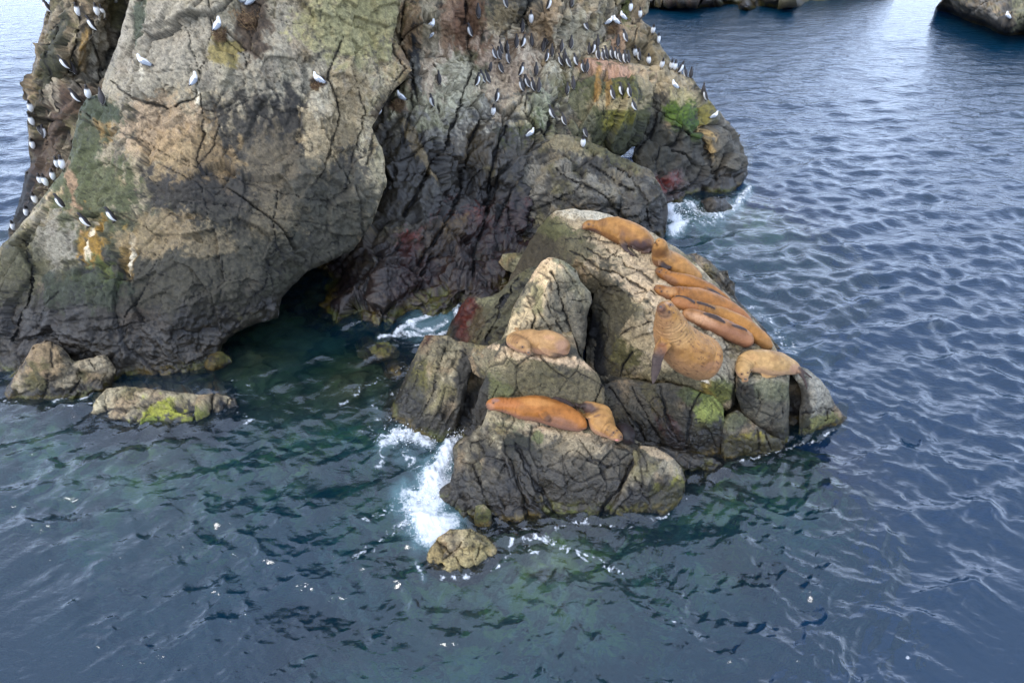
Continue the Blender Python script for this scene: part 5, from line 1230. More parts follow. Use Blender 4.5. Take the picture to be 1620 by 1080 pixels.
TAWNY = (.47, .235, .085)
def sealion(label, spine, flippers=(), eyes=(), nose=None, ears=(), mouth=None, base=TAWNY, belly=None, darks=(), lights=(), lift=.72, folds=None, spots=0.0,
            flat=1.0, voxel=.02, group='sea lions hauled out on the outcrop', seed=0, dt=None, balls=(), tsmooth=True, crease=(.12, .36, .012, .075)):
    ts = []
    for k, s in enumerate(spine):
        r0 = s[2] / F * 14.0
        ts.append(settle(s[0], s[1], r0, lift))
    ts = np.array(ts)
    ts = np.clip(ts, np.median(ts) - .9, np.median(ts) + .25)
    if dt is not None:                       # animal raised off the rock: depth follows one anchor joint
        a = dt[0]
        ts = np.array([ts[a] + q for q in dt[1]])
    elif tsmooth:
        for _ in range(2):
            tm = ts.copy(); tm[1:-1] = .25 * ts[:-2] + .5 * ts[1:-1] + .25 * ts[2:]; ts = np.minimum(ts, tm + .03) if False else tm
    ts = ts + np.array([s[3] if len(s) > 3 else 0.0 for s in spine])
    J = np.array([np.append(place(s[0], s[1], t), s[2] * 1.06 / F * t) for s, t in zip(spine, ts)])
    n = 12 * (len(spine) - 1)
    C, length = catmull(J, n)
    C[:, 3] = np.maximum(C[:, 3], .012)
    up = np.tile(np.array([0, 0, 1.0]), (n, 1))
    r = C[:, 3].copy()
    # round off both ends
    sarc = np.concatenate([[0], np.cumsum(np.linalg.norm(np.diff(C[:, :3], axis=0), axis=1))])
    endf = np.sqrt(np.clip(1 - (1 - np.clip((sarc[-1] - sarc) / (r[-1] * 1.3 + 1e-6), 0, 1)) ** 2, .05, 1))
    stf = np.sqrt(np.clip(1 - (1 - np.clip(sarc / (r[0] * 1.2 + 1e-6), 0, 1)) ** 2, .05, 1))
    r = r * endf * stf
    if folds:
        a, b, amp, cnt = folds
        u = sarc / sarc[-1]
        w = np.clip(np.minimum((u - a), (b - u)) / .06, 0, 1)
    C2 = C
    if folds:
        m = 160
        uu = np.linspace(0, sarc[-1], m)
        C2 = np.stack([np.interp(uu, sarc, C[:, k]) for k in range(4)], 1); r = np.interp(uu, sarc, r)
        u = uu / sarc[-1]; w = np.clip(np.minimum((u - a), (b - u)) / .06, 0, 1)
        r = r * (1 + w * amp * (np.abs(np.sin(u * math.pi * cnt)) - .5))
        up = np.tile(np.array([0, 0, 1.0]), (m, 1))
    V, Fc = loft(C2[:, :3], r, r * flat, up)
    for (bx, by, br, bt) in balls:
        tb = np.interp(0, [0], [ts[0]]) if bt is None else bt
        k = int(np.argmin([(s[0] - bx) ** 2 + (s[1] - by) ** 2 for s in spine]))
        tt_ = ts[k] + (bt or 0)
        v, f = ico(br / F * tt_, place(bx, by, tt_)); o_ = len(V); V += v; Fc += [tuple(i + o_ for i in q) for q in f]
    me0 = bpy.data.meshes.new('tmp'); me0.from_pydata(V, [], Fc)
    bodyb = BVHTree.FromPolygons([Vector(v) for v in V], Fc)
    # flippers
    Fl = []
    for fl in flippers:
        pts = fl['pts']; hang = fl.get('hang', False)
        f3 = []
        for q, p in enumerate(pts):
            d = ray_dir(p[0], p[1])
            hb = bodyb.ray_cast(CAMV, d); hr = ray_rocks(CAMV, d)
            cand = [h[3] for h in (hb, hr) if h is not None and h[0] is not None]
            for ob in ALLB:
                ho = ob.ray_cast(CAMV, d)
                if ho[0] is not None: cand.append(ho[3])
            s = min(cand) if cand else None
            if s is None or (hang and q > 0):
                s = None
            if s is not None:
                P = CAMV + d * (s - .032)
                tq = (P.y * CP - (P.z - CAM_H) * SP)
            else:
                tq = f3[-1][3] + fl.get('dt', 0.0) if f3 else ts[0]
            f3.append((*place(p[0], p[1], tq), tq, p[2] / F * tq))
        f3 = np.array(f3)
        Cf, _ = catmull(f3[:, [0, 1, 2, 4]], 8 * (len(f3) - 1))
        wd = np.maximum(Cf[:, 3], .01)
        mid = Cf[:, :3]
        vdir = np.array([0, 0, CAM_H]) - mid; vdir /= np.linalg.norm(vdir, axis=1)[:, None]
        nrm = vdir * .6 + np.array([0, 0, .6])
        v, f = loft(mid, wd, np.maximum(wd * fl.get('thick', .35), .016), nrm, 12)
        o_ = len(V); V = V + v; Fc = Fc + [tuple(i + o_ for i in q) for q in f]
        Fl.append((mid, wd, fl.get('fade', .3), fl.get('dark', 1.0)))
    me0.clear_geometry(); me0.from_pydata([tuple(v) for v in V], [], Fc)
    me = smooth_apply(me0, voxel, 3)
    nv = len(me.vertices)
    P = np.zeros(nv * 3, np.float32); me.vertices.foreach_get('co', P); P = P.reshape(-1, 3).astype(float)
    nm = np.zeros(nv * 3, np.float32); me.vertices.foreach_get('normal', nm); nm = nm.reshape(-1, 3)
    # soft, heavy skin: slight bulges
    near = np.full(nv, 9e9); uu_ = np.zeros(nv)
    for q in range(len(C2)):
        dd = ((P - C2[q, :3]) ** 2).sum(1)
        mm = dd < near; near[mm] = dd[mm]; uu_[mm] = q / (len(C2) - 1)
    Td = np.gradient(C2[:, :3], axis=0); Td /= np.linalg.norm(Td, axis=1)[:, None] + 1e-9
    qi_ = (uu_ * (len(C2) - 1)).astype(int)
    along = ((P - C2[qi_, :3]) * Td[qi_]).sum(1) + sarc[-1] * uu_
    fa, fb, fdep, fper = crease
    wv_ = np.clip(np.minimum(uu_ - fa, fb - uu_) / .05, 0, 1)
    ph_ = along / fper * 2 * math.pi + 4.5 * fbm(P * 3.0, 3, seed + 60)
    cr_ = (np.maximum(0, np.cos(ph_)) ** 3) * wv_ * smooth01(perlin(P * 6, seed + 61), -.3, .15)
    P = P - nm * (fdep * cr_)[:, None]
    P = P + nm * (0.022 * fbm(P * 2.6, 3, seed + 90) + .006 * fbm(P * 9, 2, seed + 91))[:, None]
    me.vertices.foreach_set('co', P.astype(np.float32).ravel())
    px, py, _ = project(P)
    n1 = fbm(P * 2.2, 4, seed); n2 = fbm(P * 9, 3, seed + 1)
    base = np.array(base) * np.array([.62, .56, .42])
    col = np.tile(np.array(base, float), (nv, 1))
    col = col * (1 + .50 * n1 + .45 * n2)[:, None] * (1 - .45 * cr_[:, None])  # patchy coat tone; shade painted into the creases
    col = mixc(col, np.array(base) * np.array([1.2, 1.25, 1.4]), smooth01(n1, 0, .4) * .3)
    col = mixc(col, np.array(base) * np.array([.50, .42, .42]), smooth01(fbm(P * np.array([1.6, 1.6, 3.0]) + 9, 4, seed + 21), .06, .34) * .55)
    belly_shade = np.array(belly if belly is not None else np.array(base) * np.array([.48, .44, .60]))
    col = mixc(col, belly_shade, smooth01(-nm[:, 2] + .4 * n1, -.3, .3) * .85)  # belly tone plus painted occlusion shade on all downward-facing sides
    for (cx, cy_, rx, ry, rot, c_, st) in lights:
        col = mixc(col, c_, spot(px, py, cx, cy_, rx, ry, rot, n1 + n2, .3, .9) * st)
    for (cx, cy_, rx, ry, rot, c_, st) in darks:
        col = mixc(col, c_, spot(px, py, cx, cy_, rx, ry, rot, n1 + n2, .4, .8) * st)
    for (ex, ey, er) in eyes:
        col = mixc(col, (.10, .05, .03), spot(px, py, ex, ey, er * 2.0, er * 1.6, 0, None, 0, .9) * .7)
    if nose:
        col = mixc(col, (.13, .07, .045), spot(px, py, nose[0], nose[1], nose[2] * 2.6, nose[2] * 2.2, 0, n2, .3, .9) * .6)
    if spots:
        d1, g_, hid, _o = worley(P * np.array([13, 13, 18]) + 1.5 * np.stack([n2, n1, -n2], 1), seed + 7)
        sp = (1 - smooth01(d1, .14, .40)) * smooth01(_R[hid, 5] + n1 * .9, .42, .52)
        col = mixc(col, (.10, .045, .025), sp * spots)
    for mid, wd, fade, dk in Fl:
        dmin = np.full(nv, 9.0); arg = np.zeros(nv, int)
        for q in range(len(mid)):
            dd = np.linalg.norm(P - mid[q], axis=1) / (wd[q] * 1.15 + .012)
            mm = dd < dmin; dmin[mm] = dd[mm]; arg[mm] = q
        u = arg / (len(mid) - 1)
        m = (1 - smooth01(dmin, .85, 1.25)) * smooth01(u, fade - .25, fade + .1) * dk
        col = mixc(col, np.array([.045, .030, .025]) * (1 + .5 * n2[:, None]), m)
    # the shade in the fur creases is already painted into the coat colour
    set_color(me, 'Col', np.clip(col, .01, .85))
    c = P.mean(0)
    me.materials.clear()
    for p in me.polygons: p.use_smooth = True
    root = empty('sea_lion', (float(c[0]), float(c[1]), float(P[:, 2].min())))
    tag(root, label, 'sea lion', group)
    bo = link('body', me, FUR, root)
    bv = BVHTree.FromPolygons([Vector(v) for v in P], [tuple(p.vertices) for p in me.polygons])
    ALLB.append(bv)
    def on_body(px, py):
        h = bv.ray_cast(CAMV, ray_dir(px, py))
        if h[0] is None:
            return None, None
        return h[0], h[1]
    for (ex, ey, er) in eyes:
        p, nn = on_body(ex, ey)
        if p is None: continue
        er *= .78; v, f = ico(er / F * 14, p - nn * er / F * 14 * .35, (1, 1, .8), 2, nn.to_track_quat('Z', 'Y'))
        m_ = bpy.data.meshes.new('eye'); m_.from_pydata(v, [], f); [setattr(q, 'use_smooth', True) for q in m_.polygons]
        link('eye', m_, EYE, root)
    if nose:
        p, nn = on_body(nose[0], nose[1])
        if p is not None:
            v, f = ico(nose[2] / F * 14, p - nn * nose[2] / F * 14 * .5, (1, .75, .75), 2, nn.to_track_quat('Z', 'Y'))
            m_ = bpy.data.meshes.new('nose'); m_.from_pydata(v, [], f); [setattr(q, 'use_smooth', True) for q in m_.polygons]
            link('nose', m_, NOSE, root)
    for (ex, ey) in ears:
        p, nn = on_body(ex, ey)
        if p is None: continue
        v, f = ico(.032, p, (.45, .5, 1.0), 1, (nn + Vector((.4, .2, -.3))).to_track_quat('Z', 'Y'))
        m_ = bpy.data.meshes.new('ear'); m_.from_pydata(v, [], f); [setattr(q, 'use_smooth', True) for q in m_.polygons]
        link('ear', m_, EARM, root)
    if mouth:
        p, nn = on_body(mouth[0], mouth[1])
        if p is not None:
            v, f = ico(mouth[2] / F * 14, p - nn * .01, (1, .5, .5), 2, nn.to_track_quat('Z', 'Y'))
            m_ = bpy.data.meshes.new('mouth'); m_.from_pydata(v, [], f); [setattr(q, 'use_smooth', True) for q in m_.polygons]
            link('mouth', m_, MOUTH, root)
    return root

PURP = (.060, .040, .042); DKB = (.12, .06, .035)
sealion('topmost sea lion on the ridge, orange brown with dark purplish belly and flippers',
        [(920.5, 358, 3.6), (926, 357.5, 6), (933, 356, 8), (943, 358, 9.5), (956, 359.5, 14), (971, 362, 18), (988, 369, 19.5), (1003, 374.5, 19), (1016, 381, 16.5), (1026, 389, 11), (1031, 397, 6)],
        balls=((924.5, 359.5, 4.5, -.02), (975, 355, 13, .05)),
        flippers=[dict(pts=[(980, 372, 6), (984, 384, 5.5), (991, 395, 4.2), (1003, 405, 2)], fade=.35), dict(pts=[(1028, 396, 6), (1016, 397, 5), (1000, 390, 3)], fade=.0, dark=.7)],
        eyes=[(931.5, 355, 1.6)], nose=(921, 358.5, 2.2), ears=[(938, 357)], base=(.50, .265, .10),
        darks=[(1010, 389, 20, 9, 15, PURP, .9), (1024, 388, 9, 14, 0, PURP, .7), (953, 352, 8, 7, 0, DKB, .5), (940, 366, 10, 4, 20, PURP, .6), (985, 374, 5, 9, 0, DKB, .6)], seed=1)
sealion('tawny sea lion with raised head pressed against the rump of the topmost one',
        [(1037, 385, 5), (1040, 384, 8), (1044, 388, 10.5), (1045, 398, 13), (1049, 409, 16), (1063, 416, 17), (1077, 425, 16.5), (1090, 434, 15), (1101, 441, 12), (1109, 447, 6)],
        flippers=[dict(pts=[(1042, 416, 5), (1052, 423, 4), (1060, 424, 2)], fade=.2)], eyes=[(1036, 384, 1.3)], ears=[(1042, 381)], base=(.50, .27, .105), darks=[(1042, 418, 9, 8, 0, DKB, .7), (1060, 405, 14, 5, 30, DKB, .25)],
        seed=2, dt=(5, [-.5, -.5, -.42, -.22, -.1, 0, -.02, .0, .02, .02]))
sealion('dark golden sea lion, third from the top of the line, muzzle on the rock',
        [(1037.5, 427.5, 3.6), (1041, 428.5, 5.5), (1046, 431, 7.8), (1057, 438, 9.5), (1070, 444, 12), (1084, 447.5, 13), (1101, 452, 12.5), (1118, 458.5, 11.5), (1134, 467, 9.5), (1148, 475, 7), (1156, 481, 4)],
        flippers=[dict(pts=[(1117, 457, 3), (1132, 465, 4), (1146, 474, 3.5), (1157, 481, 2)], fade=.1)], eyes=[(1043, 430, 1.5), (1046.5, 427, 1.1)], nose=(1037.5, 427.5, 2.0), ears=[(1053, 431)], base=(.42, .19, .055),
        darks=[(1060, 443, 12, 6, 30, DKB, .6), (1100, 448, 40, 5, 15, (.30, .12, .03), .4)], spots=.25, seed=3)
sealion('long chestnut sea lion stretched downhill across the ridge with a pale neck',
        [(1035.5, 454.5, 3.6), (1039.5, 456, 6), (1047, 459.5, 8.8), (1060, 464, 10.5), (1073, 466, 12.8), (1090, 469, 15), (1110, 474, 16.5), (1130, 481, 16.5), (1148, 489, 15), (1165, 498, 12.5), (1180, 508, 9.5), (1190, 518, 5)],
        balls=((1038.5, 456.5, 5, -.02), (1100, 466, 11, .0)), eyes=[(1046.5, 461, 1.6), (1044, 455.5, 1.1)], nose=(1035.5, 454, 2.2), ears=[(1055, 461)], base=(.44, .20, .065), darks=[(1172, 505, 26, 12, 35, (.24, .10, .055), .6), (1052, 469, 10, 4, 20, DKB, .6)], lights=[(1060, 460, 10, 6, 0, (.50, .28, .12), .4)], spots=.2, seed=4)
sealion('ginger sea lion wedged between two others, its head hidden behind the bull',
        [(1062, 474, 8), (1072, 478, 10), (1084, 482, 11), (1100, 487, 12), (1118, 492, 12.5), (1136, 498, 13.5), (1155, 506, 14), (1173, 515, 14), (1190, 526, 13), (1204, 536, 11.5), (1214, 546, 8), (1219, 553, 4)],
        flippers=[dict(pts=[(1068, 468.5, 1.5), (1082, 469.5, 2.5), (1099, 478, 1.3)], fade=0., thick=.5), dict(pts=[(1105, 478, 1.8), (1117, 481, 2), (1131, 487, 1)], fade=-.5, thick=.5)],
        base=(.47, .235, .075), darks=[(1085, 482, 24, 8, 20, (.30, .12, .05), .6), (1210, 545, 12, 8, 40, (.24, .13, .05), .5)], spots=.3, seed=5)
sealion('dull brown sea lion right behind the bull, black flippers along its back',
        [(1080, 494, 8), (1092, 498, 10), (1104, 502, 11.5), (1120, 508.5, 13), (1138, 516.5, 14), (1155, 524.5, 14.5), (1171, 532, 14), (1183, 539, 11.5), (1191, 544, 7)],
        flippers=[dict(pts=[(1114, 495, 1.2), (1124, 497.5, 3.2), (1137, 503, 3), (1147, 509, 1.4)], fade=-.5, thick=.5), dict(pts=[(1160, 514, 1.2), (1170, 517, 2.3), (1181, 522, 1.2)], fade=-.5, thick=.5)],
        base=(.42, .21, .10), darks=[(1160, 530, 50, 10, 25, (.27, .125, .07), .55)], lights=[(1110, 505, 24, 7, 20, (.56, .33, .19), .6)], seed=6)
sealion('huge speckled bull sea lion with wrinkled neck, sitting up with one flipper hanging',
        [(1048.5, 489, 7.0), (1050.5, 488.5, 10.5), (1053, 490, 14.5), (1056, 499, 19.5), (1060, 512, 25), (1064, 527, 30), (1073, 542, 34), (1088, 555, 36.5), (1103, 563, 36.5), (1118, 568, 33.5), (1131, 572, 26.5), (1140, 575, 17)], balls=((1047.5, 485.5, 5.6, -.10), (1045.5, 489.5, 4.6, -.12), (1058, 481, 6.5, -.06)),
        flippers=[dict(pts=[(1054, 541, 12), (1046, 552, 11), (1041, 566, 9), (1038, 583, 7.5), (1035, 597, 5.5), (1033, 607, 2.5)], fade=.32, hang=True, dt=-.015, thick=.3)],
        eyes=[(1060.5, 482, 2.0), (1058.5, 494, 1.5)], nose=(1044.8, 485, 2.6), ears=[(1065, 494)], base=(.50, .27, .10), belly=(.30, .16, .075), crease=(.12, .40, .016, .085), spots=.85, voxel=.014, flat=.95,
        darks=[(1047, 489, 7, 7, 10, (.11, .05, .035), .8), (1047, 553, 9, 13, 0, (.16, .06, .03), .75), (1052, 500, 10, 5, 0, (.28, .15, .09), .5), (1130, 580, 20, 8, -10, (.28, .14, .08), .5)],
        lights=[(1058, 480, 7, 3, 10, (.5, .33, .22), .4), (1075, 530, 20, 20, 0, (.56, .34, .15), .4)], seed=7,
        dt=(8, [-1.35, -1.28, -1.15, -1.0, -.80, -.58, -.38, -.2, -.02, .05, .1, .12]))
sealion('pale cream sea lion on the right block looking down over the edge',
        [(1180.5, 599.5, 5, -.15), (1178.5, 595, 8, -.15), (1176.5, 588, 11, -.12), (1177, 579, 12.5, -.05), (1184, 572, 16), (1197, 571, 18), (1213, 573, 19.5), (1229, 575, 18.5), (1243, 578, 14.5), (1255, 582.5, 10.5), (1266, 587, 6)],
        flippers=[dict(pts=[(1205, 592, 5), (1216, 594, 5), (1228, 594, 3)], fade=.7, dark=.5), dict(pts=[(1264, 586, 4), (1271, 597, 3.2), (1275, 607, 2.5), (1277, 616, 1.2)], fade=.1, hang=True), dict(pts=[(1266, 583, 3), (1274, 589, 3), (1285, 598, 1.6)], fade=0., hang=True)],
        balls=((1180, 600, 4.6, -.04), (1176, 602, 3.4, -.03)), eyes=[(1173.5, 591.5, 1.7), (1183, 589.5, 1.2)], nose=(1179.5, 599.5, 2.5), ears=[(1187, 585)], mouth=None, base=(.58, .385, .20), belly=(.42, .25, .14), darks=[(1190, 565, 10, 6, 0, (.42, .23, .09), .5), (1178, 606, 5, 2, 10, (.10, .05, .04), .8), (1260, 584, 10, 7, 20, (.30, .16, .12), .5)], seed=8)
sealion('pale tan sea lion curled up asleep alone on the middle boulder below the peak',
        [(836.5, 557.5, 4.6, -.30), (833, 552.5, 7.5, -.29), (827, 546.5, 11, -.26), (818, 542, 12, -.14), (812, 538, 11, 0), (821, 534.5, 11.5, .06), (836, 536, 15.5, .03), (851, 541, 17.5), (866, 542, 19), (880, 546, 18.5), (891, 552, 14.5), (898, 560, 8)],
        flippers=[dict(pts=[(853, 546, 6), (859, 553, 5), (868, 560, 3.6), (880, 562, 3), (891, 563, 2)], fade=.55, dark=.8), dict(pts=[(814, 521, 3), (817, 519, 3.5), (821, 524, 3)], fade=1.5)],
        balls=((836, 557.5, 4.4, -.04), (832.5, 549, 5.5, -.05)), eyes=[(826.5, 549, 1.8)], nose=(836, 557.5, 2.3), ears=[(818, 542)], base=(.55, .34, .18), belly=(.38, .21, .13), darks=[(888, 546, 10, 10, 0, (.30, .17, .13), .5), (870, 534, 10, 4, 10, (.38, .2, .12), .4), (862, 556, 8, 5, 30, (.28, .15, .09), .5)],
        lights=[(838, 555, 5, 4, 0, (.62, .38, .19), .6)], seed=9)
sealion('reddish orange sea lion stretched along the front boulder with its head at left',
        [(772, 642, 6.5), (777, 640.5, 9), (785, 639.5, 10.5), (797, 640.5, 11.8), (811, 642.5, 14.5), (828, 645, 18.5), (847, 645.5, 20), (865, 649.5, 20.5), (883, 655.5, 20), (899, 662, 18), (914, 669, 14), (928, 677, 9)],
        flippers=[dict(pts=[(858, 652, 7), (862, 660, 6.5), (868, 665, 4)], fade=.55, dark=.6), dict(pts=[(874, 629, 2), (886, 631, 4.5), (899, 637, 5), (910, 643, 3)], fade=-.5, thick=.5)],
        balls=((773.5, 641.5, 6, -.02), (775, 644, 4.5, -.03), (834, 640, 13, .02)), eyes=[(780.5, 637, 1.3)], nose=(769.5, 642.5, 2.4), base=(.46, .19, .055), belly=(.24, .12, .08), darks=[(800, 637, 26, 9, 0, (.30, .10, .03), .6), (890, 670, 26, 9, 20, (.20, .11, .08), .6), (784, 633, 6, 3, 0, (.22, .13, .11), .6), (775, 643, 7, 5, 0, (.40, .2, .13), .4)],
        lights=[(850, 636, 26, 6, 5, (.52, .24, .07), .5)], seed=10)
sealion('honey coloured sea lion on the front boulder with its mouth open toward the camera',
        [(983, 693, 4.4, -.2), (979, 690.5, 6.8, -.2), (972, 686.5, 9.8, -.18), (965, 681, 11.5, -.12), (956, 673, 18), (951, 665, 19.5), (952, 655, 15.5), (943, 648, 11.5), (931, 643.5, 10), (919, 641, 6)],
        flippers=[dict(pts=[(934, 659, 6), (925, 657, 5), (917, 652, 3.5), (911, 640, 2.2)], fade=.95), dict(pts=[(921, 642, 5), (914, 640, 4), (909, 637, 2)], fade=-.2)],
        balls=((980.5, 690, 5, -.04), (977, 695, 4, -.02)), eyes=[(970.5, 684, 1.6), (976, 680.5, 1.2)], nose=(982.5, 690.5, 2.2), ears=[(961, 680)], mouth=(976, 696, 3.2), base=(.54, .31, .135), belly=(.34, .19, .12),
        darks=[(928, 645, 18, 8, 10, PURP, .9), (945, 657, 6, 2, -20, DKB, .8), (968, 688, 3, 2, 0, (.1, .06, .05), .5)], seed=11)
sealion('small blackish brown pup pressed behind the open mouthed sea lion',
        [(980, 677, 9, -.02), (987, 682, 12.5, -.16), (993, 689, 13, -.18), (996, 695, 10, -.16), (1001, 699, 6, -.1)],
        flippers=[dict(pts=[(999, 694, 3.5), (1003, 700, 2.8), (1010, 703, 2.2), (1017, 704, 1)], fade=.5)],
        base=(.022, .015, .015), belly=(.02, .015, .013), seed=12)
print('sea lions', round(time.time() - T0, 1))
bpy.data.scenes.remove(WORK)

# =================================================================== SEABIRDS
def feather_mat():
    m, t, out = node_mat('feathers')
    b = N(t, 'ShaderNodeBsdfPrincipled', Roughness=0.6)
    a = N(t, 'ShaderNodeAttribute', attribute_name='Col')
    geo = N(t, 'ShaderNodeTexCoord')
    nz = N(t, 'ShaderNodeTexNoise', Scale=45.0, Detail=2.0); bp = N(t, 'ShaderNodeBump', Strength=0.3, Distance=0.004)
    t.links.new(geo.outputs['Object'], nz.inputs['Vector']); t.links.new(nz.outputs['Fac'], bp.inputs['Height']); t.links.new(bp.outputs['Normal'], b.inputs['Normal'])
    t.links.new(a.outputs['Color'], b.inputs['Base Color']); t.links.new(b.outputs['BSDF'], out.inputs['Surface'])
    return m
FEATH = feather_mat()
BILLM = plain_mat('bill_black', (.02, .018, .017), .4)
BILLY = plain_mat('bill_yellow', (.55, .42, .05), .5)
LEGM = plain_mat('bird_leg', (.05, .04, .035), .6)
DK, WH = np.array((.022, .018, .018)), np.array((.74, .74, .73))
GRW = np.array((.25, .275, .31))

def body_of_rings(rings, nring=14):
    """rings: centre x, z, half width y, half depth x"""
    P = np.array([(r[0], 0, r[1]) for r in rings], float)
    ra = np.array([r[2] for r in rings]); rb = np.array([r[3] for r in rings])
    na = np.tile(np.array([1.0, 0, 0.01]), (len(P), 1))
    return loft(P, ra, rb, na, nring)

def mesh_from(name, V, Fc, colf):
    me = bpy.data.meshes.new(name); me.from_pydata([tuple(v) for v in V], [], Fc)
    for p in me.polygons: p.use_smooth = True
    co = np.array([v.co[:] for v in me.vertices]); nm = np.array([v.normal[:] for v in me.vertices])
    set_color(me, 'Col', colf(co, nm))
    me.materials.append(FEATH)
    return me

def simple_me(name, V, Fc, mat):
    me = bpy.data.meshes.new(name); me.from_pydata([tuple(v) for v in V], [], Fc)
    for p in me.polygons: p.use_smooth = True
    me.materials.append(mat)
    return me

def cone(base, tip, r, n=6, flat=1.0):
    base, tip = Vector(base), Vector(tip); d = (tip - base).normalized()
    s = d.orthogonal().normalized(); u = d.cross(s)
    V = [tuple(base + s * r * math.cos(a) + u * r * flat * math.sin(a)) for a in [k * 2 * math.pi / n for k in range(n)]] + [tuple(tip), tuple(base)]
    return V, [(k, (k + 1) % n, n) for k in range(n)] + [((k + 1) % n, k, n + 1) for k in range(n)]

# murre: upright, facing +X; feet at the origin
def murre_parts(headturn=0.0, lean=0.0):
    rings = [(-.075, .02, .012, .01), (-.06, .045, .035, .032), (-.035, .09, .062, .060), (-.012, .15, .076, .074), (.004, .21, .076, .074), (.014, .265, .062, .062), (.018, .305, .042, .044), (.018, .335, .031, .034),
             (.026, .362, .031, .036), (.036, .385, .029, .035), (.040, .402, .020, .024), (.040, .411, .006, .008)]
    rings = [(x + lean * z, z, a, b) for x, z, a, b in rings]
    V, Fc = body_of_rings(rings, 16)
    def colf(co, nm):
        x = co[:, 0] - np.interp(co[:, 2], [r[1] for r in rings], [r[0] for r in rings])
        wdt = np.interp(co[:, 2], [r[1] for r in rings], [r[3] for r in rings])
        u = x / (wdt + 1e-6)
        front = smooth01(u, -.40, -.26) * (1 - smooth01(co[:, 2], .27, .30))
        c = np.tile(DK, (len(co), 1)); return mixc(c, WH, front)
    body = mesh_from('body', V, Fc, colf)
    # wings folded at the sides: dark blades with a white trailing edge
    wings = []
    for sgn in (-1, 1):
        Pw = np.array([(-.016 + lean * .26, sgn * .042, .262), (-.042 + lean * .2, sgn * .050, .205), (-.060 + lean * .13, sgn * .044, .13), (-.076 + lean * .07, sgn * .026, .07), (-.088, sgn * .012, .035)])
        Cw, _ = catmull(np.column_stack([Pw, [.020, .034, .032, .019, .007]]), 14)
        v, f = loft(Cw[:, :3], Cw[:, 3], Cw[:, 3] * .3, np.tile(np.array([-.75, sgn * .65, 0.05]), (14, 1)), 8)
        def cw(co, nm):
            return np.tile(DK * 1.15, (len(co), 1))
        wings.append(mesh_from('wing', v, f, cw))
    hx, hz = .058 + lean * .385, .388
    bill = simple_me('bill', *cone((hx + .004, headturn * .3, hz), (hx + .062, headturn, hz - .002), .011, 6, .8), BILLM)
    feet = []
    for sgn in (-1, 1):
        feet.append(simple_me('foot', [(-.045, sgn * .03, .03), (-.02, sgn * .03, .03), (.04, sgn * .055, -.01), (.04, sgn * .012, -.01), (-.03, sgn * .03, -.012)], [(0, 1, 2, 3), (0, 4, 2), (0, 3, 4), (4, 3, 2)], LEGM))
    return [('body', body), ('wing', wings[0]), ('wing', wings[1]), ('bill', bill), ('foot', feet[0]), ('foot', feet[1])]

def kitti_parts(sit=0.0, spread=False):
    # gull-like body, nearly level, facing +X
    P = np.array([(-.20, 0, .075 + .02), (-.14, 0, .085), (-.07, 0, .095), (0, 0, .11), (.07, 0, .135), (.11, 0, .17), (.128, 0, .205), (.142, 0, .222), (.165, 0, .222)])
    r = np.array([.012, .036, .066, .080, .070, .048, .038, .036, .016])
    C, _ = catmull(np.column_stack([P, r]), 26)
    V, Fc = loft(C[:, :3], np.maximum(C[:, 3], .006), np.maximum(C[:, 3], .006) * .95, np.tile(np.array([0, 0, 1.0]), (26, 1)), 14)
    def colf(co, nm):
        c = np.tile(WH, (len(co), 1))
        back = smooth01(nm[:, 2], .2, .5) * (1 - smooth01(co[:, 0], .04, .075))
        return mixc(c, GRW, back * (co[:, 0] > -.13))
    body = mesh_from('body', V, Fc, colf)
    wings = []
    for sgn in (-1, 1):
        if spread:
            Pw = np.array([(.05, sgn * .05, .16), (.06, sgn * .16, .27), (.0, sgn * .26, .34), (-.12, sgn * .30, .36)])
            wr = [.05, .07, .055, .012]
            up = np.tile(np.array([0.1, -sgn * .5, 1.0]), (14, 1))
        else:
            Pw = np.array([(.06, sgn * .055, .135), (-.02, sgn * .075, .125), (-.12, sgn * .05, .105), (-.24, sgn * .012, .10)])
            wr = [.035, .048, .034, .008]
            up = np.tile(np.array([0, sgn * 1.0, .45]), (14, 1))
        Cw, _ = catmull(np.column_stack([Pw, wr]), 14)
        v, f = loft(Cw[:, :3], Cw[:, 3], Cw[:, 3] * .22, up, 8)
        tipx = Pw[-1]
        def cw(co, nm, tipx=tipx):
            d = np.linalg.norm(co - tipx, axis=1)
            return mixc(np.tile(GRW, (len(co), 1)), DK, (1 - smooth01(d, .05, .07)))
        wings.append(mesh_from('wing', v, f, cw))
    v, f = cone((.160, 0, .222), (.200, 0, .214), .010, 6, .8)
    bill = simple_me('bill', v, f, BILLY)
    legs = [simple_me('leg', *cone((.01, s * .03, .07), (.015, s * .03, -.02), .008, 5), LEGM) for s in (-1, 1)]
    ev, ef = ico(.005, (.152, .026, .228), sub=1); ev2, ef2 = ico(.005, (.152, -.026, .228), sub=1)
    return [('body', body), ('wing', wings[0]), ('wing', wings[1]), ('bill', bill), ('leg', legs[0]), ('leg', legs[1]), ('eye', simple_me('eye', ev, ef, EYE)), ('eye', simple_me('eye', ev2, ef2, EYE))]

MURRES = [murre_parts(0, 0), murre_parts(.03, .10), murre_parts(-.035, .18), murre_parts(.01, -.06)]
# a fifth pose: hunched forward with the head drawn in
KITTI = [kitti_parts(), kitti_parts(spread=True)]

def put(parts, name, label, cat, group, loc, az, scale, tilt=0.0, roll=0.0):
    r = empty(name, (0, 0, 0))
    for nm_, me_ in parts:
        o = bpy.data.objects.new(nm_, me_); coll.objects.link(o); o.parent = r
    r.location = loc; r.rotation_euler = (roll, tilt, az); r.scale = (scale,) * 3
    tag(r, label, cat, group)
    return r

